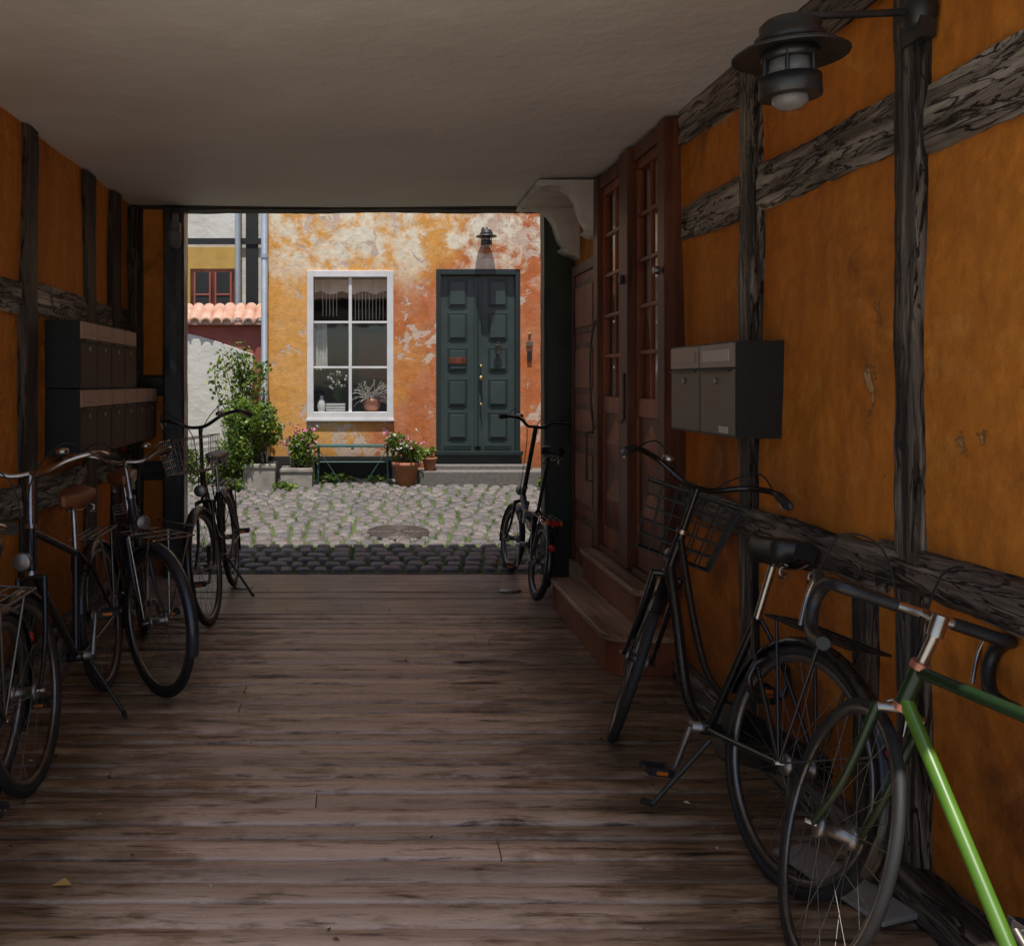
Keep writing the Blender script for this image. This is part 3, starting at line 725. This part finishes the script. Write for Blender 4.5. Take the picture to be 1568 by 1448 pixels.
def stems(mb,base,c,rad,n):
    for i in range(n):
        e=Vector(c)+Vector((U(-1,1)*rad[0]*.7,U(-1,1)*rad[1]*.7,U(-.3,.8)*rad[2])); b=Vector(base)+Vector((U(-.06,.06),U(-.06,.06),0))
        m=(b+e)/2+Vector((U(-.05,.05),U(-.05,.05),.05)); mb.tube(cr([b,m,e],3),[.008,.007,.006,.005,.004,.003,.003],M_stem,5)
def planter_box(mb,x0,x1,y0,y1,z0,h,m):
    e=.035
    mb.box(x0,x1,y0,y0+e,z0,z0+h,m); mb.box(x0,x1,y1-e,y1,z0,z0+h,m); mb.box(x0,x0+e,y0+e,y1-e,z0,z0+h,m); mb.box(x1-e,x1,y0+e,y1-e,z0,z0+h,m)
    mb.box(x0-.012,x1+.012,y0-.012,y0,z0+h-.05,z0+h-.01,m)
    mb.box(x0+e,x1-e,y0+e,y1-e,z0,z0+h-.04,M_soil)
zg=gz(11)
PL=empty('planter_with_shrub'); mb=MB(); planter_box(mb,-1.45,-1.07,10.80,11.16,zg-.01,.30,M_conc); mb.build('planter_box',PL,.006)
mb=MB(); stems(mb,(-1.26,10.98,zg+.26),(-1.33,10.95,.80),(.3,.25,.35),14); clump(mb,(-1.33,10.95,.82),(.40,.32,.42),2600,.055,M_leaf,11); clump(mb,(-1.45,10.9,.60),(.3,.2,.25),700,.05,M_leaf,6); mb.build('foliage',PL)
PL=empty('flower_planter'); mb=MB(); planter_box(mb,-1.02,-.64,10.92,11.22,zg-.01,.24,M_conc); mb.build('planter_box',PL,.006)
mb=MB(); stems(mb,(-.83,11.07,zg+.2),(-.83,11.05,.62),(.2,.15,.25),10); clump(mb,(-.83,11.05,.62),(.27,.18,.27),900,.05,M_leaf,9)
for i in range(34):
    p=Vector((-.83+U(-.25,.25),11.0+U(-.15,.1),U(.6,.95)))
    for k in range(5): leafquad(mb,p,.035,M_pink if i%4 else M_petalw)
mb.build('flowers',PL)
PL=empty('flower_pot'); mb=MB(); c=(.49,11.08,gz(11.08)+.01)
mb.lathe([(0,0),(.11,0),(.15,.22),(.175,.225),(.178,.275),(.155,.277),(.15,.25),(0,.24)],c,M_terr,24); mb.build('terracotta_pot',PL)
mb=MB(); stems(mb,(.49,11.08,.44),(.49,11.05,.68),(.2,.15,.15),10); clump(mb,(.49,11.06,.64),(.27,.2,.19),1100,.045,M_leaf,9)
for i in range(26):
    p=Vector((.47+U(-.24,.24),11.0+U(-.15,.1),U(.62,.88)))
    for k in range(5): leafquad(mb,p,.03,M_pink if i%3 else M_petalw)
mb.build('flowers',PL)
PL=empty('small_plant_pot'); mb=MB(); c=(.78,11.16,G+.155)
mb.lathe([(0,0),(.06,0),(.085,.13),(.095,.13),(.095,.16),(.08,.16),(0,.14)],c,M_terr,20); mb.build('terracotta_pot',PL)
mb=MB(); clump(mb,(.78,11.16,G+.36),(.10,.08,.08),160,.04,M_leaf,5); mb.build('foliage',PL)
mb=MB()
for i in range(11):
    b=Vector((-1.45+U(-.15,.12),11.25+U(-.05,.1),gz(11.2))); e=Vector((-1.58+U(-.38,.35),11.2+U(-.15,.15),U(1.4,1.95)))
    pts=cr([b,b.lerp(e,.35)+Vector((U(-.1,.1),U(-.05,.05),.1)),b.lerp(e,.7)+Vector((U(-.12,.12),U(-.05,.05),.1)),e],6)
    mb.tube(pts,[.010-.0004*k for k in range(len(pts))],M_stem,5)
    for p in pts[6:]:
        for k in range(8): leafquad(mb,p+Vector((U(-.1,.1),U(-.07,.07),U(-.07,.07))),.06,random.choice(M_leaf))
mb.build('climbing_shrub')
mb=MB()
for x,y,rx,rz,n in ((-1.75,11.1,.30,.28,1100),(-2.2,11.25,.35,.4,900),(-1.55,10.65,.14,.10,300),(-.45,11.3,.35,.07,350),(-1.0,10.8,.18,.06,200),(2.35,10.9,.22,.22,700),(2.15,10.6,.16,.14,300),(.15,11.35,.2,.05,150)):
    clump(mb,(x,y,gz(y)+rz*.7),(rx,.16,rz),n,.05,M_leaf,7)
mb.build('border_plants')
mb=MB(); bz=G+.44
for i in range(4): mb.box(-.64,.33,11.12+i*.075,11.12+i*.075+.06,bz,bz+.022,M_bench)
for x in (-.58,.27):
    mb.tube([(x,11.13,gz(11.1)),(x,11.15,bz-.015),(x,11.38,bz-.015),(x,11.40,gz(11.4))],.011,M_bench,8)
mb.tube([(-.58,11.14,bz-.18),(.27,11.14,bz-.18)],.008,M_bench,6)
mb.box(-.175,-.145,11.12,11.41,bz-.03,bz-.001,M_bench)
mb.tube([(-.58,11.14,bz-.02),(-.30,11.14,gz(11.1)+.02)],.006,M_bench,6); mb.tube([(.27,11.14,bz-.02),(0,11.14,gz(11.1)+.02)],.006,M_bench,6)
mb.build('garden_bench',None,.002)

# ================================================================ bicycles
def circle(c,r,n,y=0): return [(c[0]+r*math.cos(2*math.pi*i/n),y,c[1]+r*math.sin(2*math.pi*i/n)) for i in range(n)]
def wheel(mb,c,R,tr,rimm,spm,sp=28,hubr=.018):
    mb.tube(circle(c,R-tr,56),tr,M_rub,10,True)
    n=56
    rr=R-2*tr-.004
    rg=[]
    for i in range(n):
        a=2*math.pi*i/n; ca,sa=math.cos(a),math.sin(a)
        rg.append([(c[0]+q*ca,y,c[1]+q*sa) for q,y in ((rr+.008,-tr*.75),(rr-.010,-tr*.55),(rr-.014,0),(rr-.010,tr*.55),(rr+.008,tr*.75),(rr+.006,0))])
    mb.rings(rg,rimm,True,False,True)
    mb.lathe([(0,-.048),(hubr*1.7,-.046),(hubr*1.7,-.034),(hubr,-.030),(hubr,.030),(hubr*1.7,.034),(hubr*1.7,.046),(0,.048)],(c[0],0,c[1]),M_alu,14,'y')
    mb.lathe([(0,-.075),(.007,-.075),(.007,.075),(0,.075)],(c[0],0,c[1]),M_chr,8,'y')
    for i in range(sp):
        a=2*math.pi*i/sp; s=1 if i%2 else -1; b=a+(.75 if (i//2)%2 else -.75)
        mb.tube([(c[0]+hubr*1.6*math.cos(b),s*.038,c[1]+hubr*1.6*math.sin(b)),(c[0]+(rr-.01)*math.cos(a),0,c[1]+(rr-.01)*math.sin(a))],.0011,spm,3,cap=False)
def fender(mb,c,R,a0,a1,w,m,n=20):
    rg=[]
    for i in range(n+1):
        a=math.radians(a0+(a1-a0)*i/n); ring=[]
        for y,dr in ((-w,-.016),(-w*.7,0),(0,.008),(w*.7,0),(w,-.016),(w*.9,-.018),(w*.6,-.003),(0,.005),(-w*.6,-.003),(-w*.9,-.018)):
            r=R+.014+dr; ring.append((c[0]+r*math.cos(a),y,c[1]+r*math.sin(a)))
        rg.append(ring)
    mb.rings(rg,m,True,True)
def saddle(mb,x,z,m,L=.27,W=.085,dp0=.075):
    rg=[]; n=12
    for i in range(n+1):
        t=i/n; px=x-.13+L*t
        hw=W*(1-t)**.8*.9+.018 if t>.12 else W*(.65+t*2.2); hw=min(hw,W)
        if i==n: hw=.010
        if i==0: hw=W*.45
        top=.025*math.sin(math.pi*(1-t)*.5)**2+.008*t**3; ring=[]
        for a in [math.pi*k/8 for k in range(9)]: ring.append((px,hw*math.cos(a),z+top+.026*math.sin(a)))
        dp=dp0 if hw>.04 else dp0*.65
        ring.append((px,-hw*.90,z+top-dp*.7)); ring.append((px,-hw*.55,z+top-dp*.5)); ring.append((px,hw*.55,z+top-dp*.5)); ring.append((px,hw*.90,z+top-dp*.7))
        rg.append(ring)
    mb.rings(rg,m,True,True)
    for s in (-1,1): mb.tube(cr([(x-.11,s*.045,z-.01),(x-.06,s*.03,z-.045),(x+.03,s*.02,z-.045),(x+.10,s*.008,z-.005)],4),.0035,M_chr,6)
    for s in (-1,1):
        mb.tube([(x-.11,s*.05+.015*math.cos(k*1.3),z-.03+.004*math.sin(k)-.045*k/20) for k in range(20)],.003,M_chr,4)
def cranks(mb,bb,m,ang=30,ringr=.085):
    x,z=bb
    mb.lathe([(0,-.062),(ringr,-.062),(ringr+.004,-.060),(ringr,-.056),(ringr*.35,-.056),(0,-.056)],(x,0,z),M_alu,28,'y')
    mb.lathe([(0,-.07),(.018,-.07),(.018,.07),(0,.07)],(x,0,z),M_alu,12,'y')
    for s,a in ((-1,ang),(1,ang+180)):
        a=math.radians(a); e=(x+.17*math.cos(a),s*.085,z+.17*math.sin(a))
        mb.tube([(x,s*.07,z),e],[.012,.009],M_alu,8)
        mb.tube([e,(e[0],s*.195,e[2])],.006,M_chr,6)
        for dx in (-.035,.025): mb.box(e[0]+dx,e[0]+dx+.012,min(s*.10,s*.19),max(s*.10,s*.19),e[2]-.012,e[2]+.012,M_rub)
        mb.box(e[0]-.035,e[0]+.037,min(s*.185,s*.193),max(s*.185,s*.193),e[2]-.009,e[2]+.009,M_rub); mb.box(e[0]-.03,e[0]+.03,min(s*.10,s*.106),max(s*.10,s*.106),e[2]-.010,e[2]+.010,M_alu)
        mb.box(e[0]+.037,e[0]+.039,min(s*.125,s*.165),max(s*.125,s*.165),e[2]-.006,e[2]+.006,M_amb); mb.box(e[0]-.037,e[0]-.035,min(s*.125,s*.165),max(s*.125,s*.165),e[2]-.006,e[2]+.006,M_amb)
def rack(mb,x0,x1,z,hub,m,w=.06):
    for y in (-w,-w/3,w/3,w): mb.tube([(x0,y,z),(x1,y,z)],.0045,m,6)
    for k in range(4):
        x=x0+(x1-x0)*k/3; mb.tube([(x,-w,z),(x,w,z)],.0045,m,6)
    for s in (-1,1): mb.tube([(x0+(x1-x0)*.3,s*w,z),(hub[0],s*.062,hub[1])],.005,m,6); mb.tube([(x0+(x1-x0)*.85,s*w,z),(hub[0],s*.062,hub[1])],.005,m,6)
def basket(mb,x,z,L,W,Hh,m,r=.0022):
    def rect(k,zz): 
        l,w=L/2*k,W/2*k; return [(x-l,-w,zz),(x+l,-w,zz),(x+l,w,zz),(x-l,w,zz)]
    lv=5
    for i in range(lv+1):
        t=i/lv; k=1-.22*t; P=rect(k,z-Hh*t)
        for a in range(4): mb.tube([P[a],P[(a+1)%4]],r*(2.0 if i==0 else 1.1),m,5)
    T=rect(1,z);Bt=rect(.78,z-Hh)
    for a in range(4):
        n=6
        for i in range(n):
            t=i/n; p=Vector(T[a]).lerp(Vector(T[(a+1)%4]),t); q=Vector(Bt[a]).lerp(Vector(Bt[(a+1)%4]),t); mb.tube([p,q],r*.9,m,4)
    n=6
    for i in range(1,n):
        t=i/n; mb.tube([Vector(Bt[0]).lerp(Vector(Bt[1]),t),Vector(Bt[3]).lerp(Vector(Bt[2]),t)],r*.9,m,4)
        mb.tube([Vector(Bt[0]).lerp(Vector(Bt[3]),t),Vector(Bt[1]).lerp(Vector(Bt[2]),t)],r*.9,m,4)
def bicycle(name,pos,yaw,lean,steer,kind='dutch',fm=None,saddle_m=None,opts=(),fendm=None,bar_w=.29,crank=30,bar_up=0):
    mb=MB(); fm=fm or M_bk; saddle_m=saddle_m or M_blea; fendm=fendm or fm
    if kind=='dutch' or kind=='city':
        R,tr=.345,.018; rh,fh=(-.50,R),(.575,R); bb=(-.05,.285); st=(-.20,.70); sd=(-.245,.93); hb=(.385,.73); ht=(.335,.90); sp=(.285-bar_up*.3,1.07+bar_up); 
    elif kind=='road':
        R,tr=.338,.012; rh,fh=(-.41,R),(.585,R); bb=(-.01,.275); st=(-.155,.79); sd=(-.19,.95); hb=(.435,.705); ht=(.405,.81); sp=(.375,.915)
    else:
        R,tr=.255,.022; rh,fh=(-.42,R),(.50,R); bb=(-.06,.30); st=(-.17,.56); sd=(-.26,.98); hb=(.37,.57); ht=(.34,.67); sp=(.24,1.13)
    base=Matrix.Translation((pos[0],pos[1],0))@Matrix.Rotation(math.radians(yaw),4,'Z')@Matrix.Rotation(math.radians(lean),4,'X')
    mb.M=base
    V=lambda p,y=0:(p[0],y,p[1])
    tr_=.0155
    wheel(mb,rh,R,tr,M_rim,M_dchr)
    mb.tube([V(ht),V(hb)],.0185,fm,12)
    for p in (ht,hb): 
        d=(Vector(V(ht))-Vector(V(hb))).normalized()*.008; q=Vector(V(p)); mb.tube([q-d,q+d],.0225,M_cu if 'twotone' in opts else M_chr,12)
    mb.tube([V(bb),V(st)],.0145,fm,10)
    mb.lathe([(0,-.036),(.022,-.036),(.022,.036),(0,.036)],(bb[0],0,bb[1]),fm,12,'y')
    for s in (-1,1):
        mb.tube(cr([V(bb,s*.02),((bb[0]+rh[0])/2,s*.045,(bb[1]+rh[1])/2-.0),V(rh,s*.062)],4),.0095,fm,8)
        mb.tube([V(st,s*.012),((st[0]*.75+rh[0]*.25),s*.045,st[1]*.75+rh[1]*.25),V(rh,s*.062)],.008,fm,8)
    if kind=='dutch':
        mb.tube(cr([(hb[0]-.005,0,hb[1]+.02),(.27,0,.58),(.13,0,.36),(.03,0,.295),V(bb)],7),.021,fm,12)
        mb.tube(cr([(ht[0]+.005,0,ht[1]-.03),(.20,0,.66),(.04,0,.47),(-.085,0,.41)],7),.0135,fm,10)
    elif kind in('city','road'):
        mb.tube([(hb[0]-.002,0,hb[1]+.02),V(bb)],tr_+.001,M_bgreen if 'twotone' in opts else fm,12)
        mb.tube([(ht[0],0,ht[1]-.015),V(st)],tr_-.001,fm,12)
    else:
        mb.tube(cr([(hb[0]-.01,0,hb[1]+.03),(.20,0,.50),(-.02,0,.42),(-.14,0,.43)],6),.024,fm,14)
        mb.tube([(-.12,0,.42),V(bb)],.018,fm,10); mb.box(.10,.15,-.03,.03,.43,.52,M_alu)
    mb.tube([V(st),(sd[0]+.01,0,sd[1]-.035)],.0125,M_chr if kind!='fold' else M_bk,10); saddle(mb,sd[0],sd[1],saddle_m,.27,.085 if kind!='road' else .07,.09 if 'fatsaddle' in opts else .06)
    cranks(mb,bb,M_alu,crank)
    if kind in('dutch','city') and 'noguard' not in opts:
        P=[]
        for i in range(9): a=math.radians(90-180*i/8); P.append((bb[0]+.10*math.cos(a),bb[1]+.10*math.sin(a)))
        for i in range(7): a=math.radians(-90-180*i/6); P.append((rh[0]+.045*math.cos(a),rh[1]+.045*math.sin(a)))
        mb.extr(P,-.082,-.066,fm)
    else:
        mb.tube([(bb[0],-.058,bb[1]+.085),(rh[0],-.05,rh[1]+.03)],.004,M_iron,4); mb.tube([(bb[0],-.058,bb[1]-.085),(rh[0],-.05,rh[1]-.03)],.004,M_iron,4)
        mb.lathe([(0,-.055),(.035,-.053),(.038,-.04),(0,-.038)],(rh[0],0,rh[1]),M_iron,16,'y')
    if kind!='road':
        fender(mb,rh,R,15,205,.030,fendm)
        for s in (-1,1): mb.tube([V(rh,s*.06),(rh[0]-(R+.015)*.88,s*.028,rh[1]+(R+.015)*.42)],.0025,M_dchr,5)
        fx=rh[0]-(R+.02)*math.cos(math.radians(25)); fz=rh[1]+(R+.02)*math.sin(math.radians(25))
        mb.lathe([(0,-.02),(.018,-.018),(.022,0),(.022,.012),(0,.014)],(fx-.012,0,fz+.02),M_red,12,'x')
    if 'rack' in opts: 
        rack(mb,rh[0]-.20,rh[0]+.17,rh[1]+R+.045,rh,M_bk if 'blackrack' in opts else M_dchr,.065)
        if 'tail' in opts:
            mb.box(rh[0]-.215,rh[0]-.20,-.035,.035,rh[1]+R+.02,rh[1]+R+.05,M_red)
            mb.box(rh[0]-.222,rh[0]-.21,-.055,-.042,rh[1]+R+.025,rh[1]+R+.05,M_amb) ; mb.box(rh[0]-.222,rh[0]-.21,.042,.055,rh[1]+R+.025,rh[1]+R+.05,M_amb)
    if 'stand' in opts:
        s=1; mb.tube([(bb[0]-.06,s*.03,bb[1]-.02),(bb[0]-.02,s*.17,.02)],.009,M_iron,8); mb.tube([(bb[0]-.02,s*.17,.02),(bb[0]+.02,s*.185,.012)],.011,M_rub,8)
    if 'lock' in opts: mb.tube([(rh[0]+.19,.07*math.cos(i*math.pi/5),rh[1]+.19+.07*math.sin(i*math.pi/5)) for i in range(10)],.010,M_bk,6,True)
    ax=(Vector(V(ht))-Vector(V(hb))).normalized(); p0=Vector(V(hb))
    mb.M=base@Matrix.Translation(p0)@Matrix.Rotation(math.radians(steer),4,ax)@Matrix.Translation(-p0)
    wheel(mb,fh,R,tr,M_rim,M_dchr)
    cz=hb[1]-.012; cxx=hb[0]+.004
    mb.tube([(cxx,-.052,cz-.01),(cxx,0,cz+.006),(cxx,.052,cz-.01)],.013,fm if kind!='road' else M_chr,10)
    for s in (-1,1):
        e=V(fh,s*.056); k=Vector((cxx,s*.050,cz)); q=k+( -ax)*((cz-fh[1])*.62)
        pts=cr([k,q,e],6); mb.tube(pts,[.0125-.0004*i for i in range(len(pts))],fm,8)
    if kind!='road':
        fender(mb,fh,R,-15,140,.029,fendm)
        for s in (-1,1): mb.tube([V(fh,s*.06),(fh[0]+(R+.015)*.96,s*.028,fh[1]+(R+.015)*.10)],.0025,M_dchr,5)
        lp=(hb[0]+.07,hb[1]+.06)
        mb.lathe([(0,-.05),(.02,-.045),(.034,-.01),(.036,.012),(.030,.016),(0,.018)],(lp[0],0,lp[1]),M_alu,14,'x'); mb.tube([(hb[0],0,hb[1]+.05),(lp[0]-.02,0,lp[1]-.03)],.006,M_iron,6)
    mb.tube([V(ht),V(sp)],.0125 if kind!='fold' else .017,M_chr if kind!='fold' and 'blackstem' not in opts else M_bk,10)
    w=bar_w
    if kind=='road':
        c=(sp[0]+.085,0,sp[1]+.01); mb.tube([V(sp),c],.0145,M_chr,10); mb.tube([(sp[0]+.003,0,sp[1]+.02),(sp[0]+.006,0,sp[1]-.03)],.018,M_chr,10)
        half=[(0,0,0),(0,.10,0),(.0,.185,0),(.045,.207,-.002),(.085,.21,-.03),(.095,.21,-.075),(.06,.21,-.125),(-.0,.212,-.14),(-.055,.213,-.14)]
        for s in (-1,1):
            P=cr([(c[0]+a,s*b,c[2]+d) for a,b,d in half],6); mb.tube(P[:5],.013,M_chr,10); mb.tube(P[4:],.0165,M_blea,10)
            h=(c[0]+.085,s*.21,c[2]-.02); mb.tube([h,(h[0]+.05,h[1],h[2]+.035)],.014,M_blea,8); mb.tube(cr([(h[0]+.05,h[1],h[2]+.03),(h[0]+.075,h[1],h[2]-.03),(h[0]+.06,h[1],h[2]-.11)],4),.006,M_chr,6)
            mb.tube(cr([(h[0]+.05,h[1],h[2]+.04),(h[0]+.08,h[1]*.8,h[2]+.15),(h[0]+.04,h[1]*.3,h[2]+.12),(hb[0],0,hb[1]+.02)],6),.0028,M_rub,5)
        mb.tube(cr([(cxx+.03,-.035,cz-.06),(cxx+.03,-.03,cz-.01),(cxx+.03,0,cz+.015),(cxx+.03,.03,cz-.01),(cxx+.03,.035,cz-.06)],4),.006,M_chr,6)
    else:
        if kind=='fold': half=[(0,0,0),(.005,.06,.0),(.0,.12,.045),(-.02,.20,.055),(-.05,w,.05)]
        elif kind=='city': half=[(0,0,0),(.03,.07,.0),(.035,.16,.035),(-.01,w-.02,.05),(-.16,w,.02)]
        else: half=[(0,0,0),(.045,.06,.01),(.05,.17,.06),(-.04,w-.03,.07),(-.20,w,.035)]
        for s in (-1,1):
            P=cr([(sp[0]+a,s*b,sp[1]+d) for a,b,d in half],6); mb.tube(P,.011,M_chr if 'chromebar' in opts else M_bk,10)
            g0=P[-1]; g1=P[-7] if kind!='fold' else P[-6]; mb.tube([g0,g0.lerp(g1,.75)],.0165,M_rub,10)
            b0=g1+Vector((.02,0,-.005)); mb.tube([b0,b0.lerp(g0,.8)+Vector((.035,0,-.02))],.005,M_chr,6)
            mb.tube(cr([b0,b0+Vector((.12,-s*.08,.06)),(sp[0]+.10,s*.03,sp[1]-.04),(hb[0]+.02,s*.02,hb[1]+.05)],6),.003,M_rub,5)
        mb.lathe([(0,0),(.026,0),(.024,.018),(.01,.026),(0,.027)],(sp[0]-.02,w*.45,sp[1]+.06),M_chr,14)
    if 'basket' in opts:
        basket(mb,fh[0]-.05,1.05,.28,.36,.27,M_iron,.0034); mb.tube([(hb[0]+.02,0,hb[1]+.06),(fh[0]-.05,0,.79)],.007,M_iron,6)
    if 'wirebasket' in opts: basket(mb,fh[0]-.02,1.02+bar_up,.26,.32,.20,M_chr,.0018)
    if 'frontrack' in opts: 
        rack(mb,fh[0]-.17,fh[0]+.20,fh[1]+R+.06,fh,M_chr,.10)
        for s in (-1,1): mb.tube([(fh[0]-.17,s*.10,fh[1]+R+.10),(fh[0]+.20,s*.10,fh[1]+R+.10)],.0045,M_chr,6)
    return mb.build(name)

bicycle('black_city_bicycle',(1.10,3.13),100,11,-29,'dutch',M_bk,M_blea,('basket','rack','blackrack','lock','stand','fatsaddle','blackstem'),crank=100)
bicycle('green_road_bicycle',(1.19,1.70),100,12.5,-21,'road',M_bgreend,M_blea,('twotone',))
bicycle('folding_bicycle',(1.115,6.52),92,8,6,'fold',M_bk,M_blea,('rack','blackrack','tail'),bar_w=.30,crank=60)
bicycle('black_upright_bicycle',(-.93,6.05),-89,6,-6,'dutch',M_bk,M_blea,('wirebasket','rack','stand','blackstem'),bar_w=.29,crank=-60,bar_up=.10)
bicycle('bicycle_with_front_rack',(-1.12,4.78),-72,8,22,'city',M_bgrey,M_lea,('frontrack','chromebar','rack'),bar_w=.27,crank=40)
bicycle('old_black_bicycle',(-1.20,3.84),-88,6,-2,'city',M_bk,M_lea,('chromebar','rack','stand'),bar_w=.28,crank=-70,bar_up=.03)
bicycle('parked_bicycle',(-1.27,2.50),-90,-4,0,'city',M_bk,M_blea,('chromebar','rack','noguard'),bar_w=.28)
mb=MB(); mb.M=Matrix.Translation((1.36,2.62,.012))@Matrix.Rotation(math.radians(18),4,'Z')
mb.box(-.06,.07,-.20,.20,0,.014,M_bwhite); mb.build('loose_board',None,.003)
mb=MB(); mb.add([(-.90,2.62,.008),(-.87,2.60,.020),(-.84,2.62,.010),(-.87,2.645,.018)],[(0,1,2,3)],M_yel); mb.build('fallen_leaf')
mb=MB()
for i in range(170):
    x=random.choice((U(-1.7,-1.1),U(.9,1.45),U(-1.5,1.4))); y=U(2.2,6.8); s_=U(.004,.014); a=U(0,3.1); z=.007
    dx,dy=s_*math.cos(a),s_*math.sin(a)
    mb.add([(x-dx,y-dy,z),(x+dy*.5,y-dx*.5,z+s_*.5),(x+dx,y+dy,z+.002),(x-dy*.5,y+dx*.5,z+s_*.3)],[(0,1,2,3)],random.choice((M_dry,M_dry,M_label,M_soil)))
mb.build('floor_litter')
for x,y in ((-.87,6.45),(1.0,6.35)):
    mb=MB(); mb.lathe([(0,.0),(.08,.0),(.08,.006),(.03,.012),(0,.012)],(x,y,.003),M_alu,24); mb.build('floor_drain_plate')

# ================================================================ light
W=bpy.data.worlds.new('World'); S.world=W; W.use_nodes=True; nt=W.node_tree
e_=math.radians(74); az=.06
d=Vector((math.sin(az)*math.cos(e_),math.cos(az)*math.cos(e_),-math.sin(e_))).normalized(); s=-d
sky=nt.nodes.new('ShaderNodeTexSky'); sky.sky_type='NISHITA'; sky.sun_disc=False
sky.sun_elevation=math.asin(s.z); sky.sun_rotation=math.atan2(s.x,s.y)
bg=nt.nodes['Background']; nt.links.new(sky.outputs[0],bg.inputs[0]); bg.inputs[1].default_value=.15
L=bpy.data.lights.new('sun','SUN'); L.energy=5; L.angle=math.radians(.5); L.color=(1,.95,.87)
o=bpy.data.objects.new('sun',L); S.collection.objects.link(o); o.rotation_euler=d.to_track_quat('-Z','Y').to_euler(); o.location=(0,-5,12)
cam=bpy.data.cameras.new('camera'); co=bpy.data.objects.new('camera',cam); S.collection.objects.link(co)
co.location=(0,0,1.45); co.rotation_euler=(math.radians(90),0,0)
cam.sensor_fit='HORIZONTAL'; cam.sensor_width=36; cam.lens=36*1400/1568; cam.shift_x=.143; cam.shift_y=-.0887
cam.clip_start=.05; cam.clip_end=2000; S.camera=co
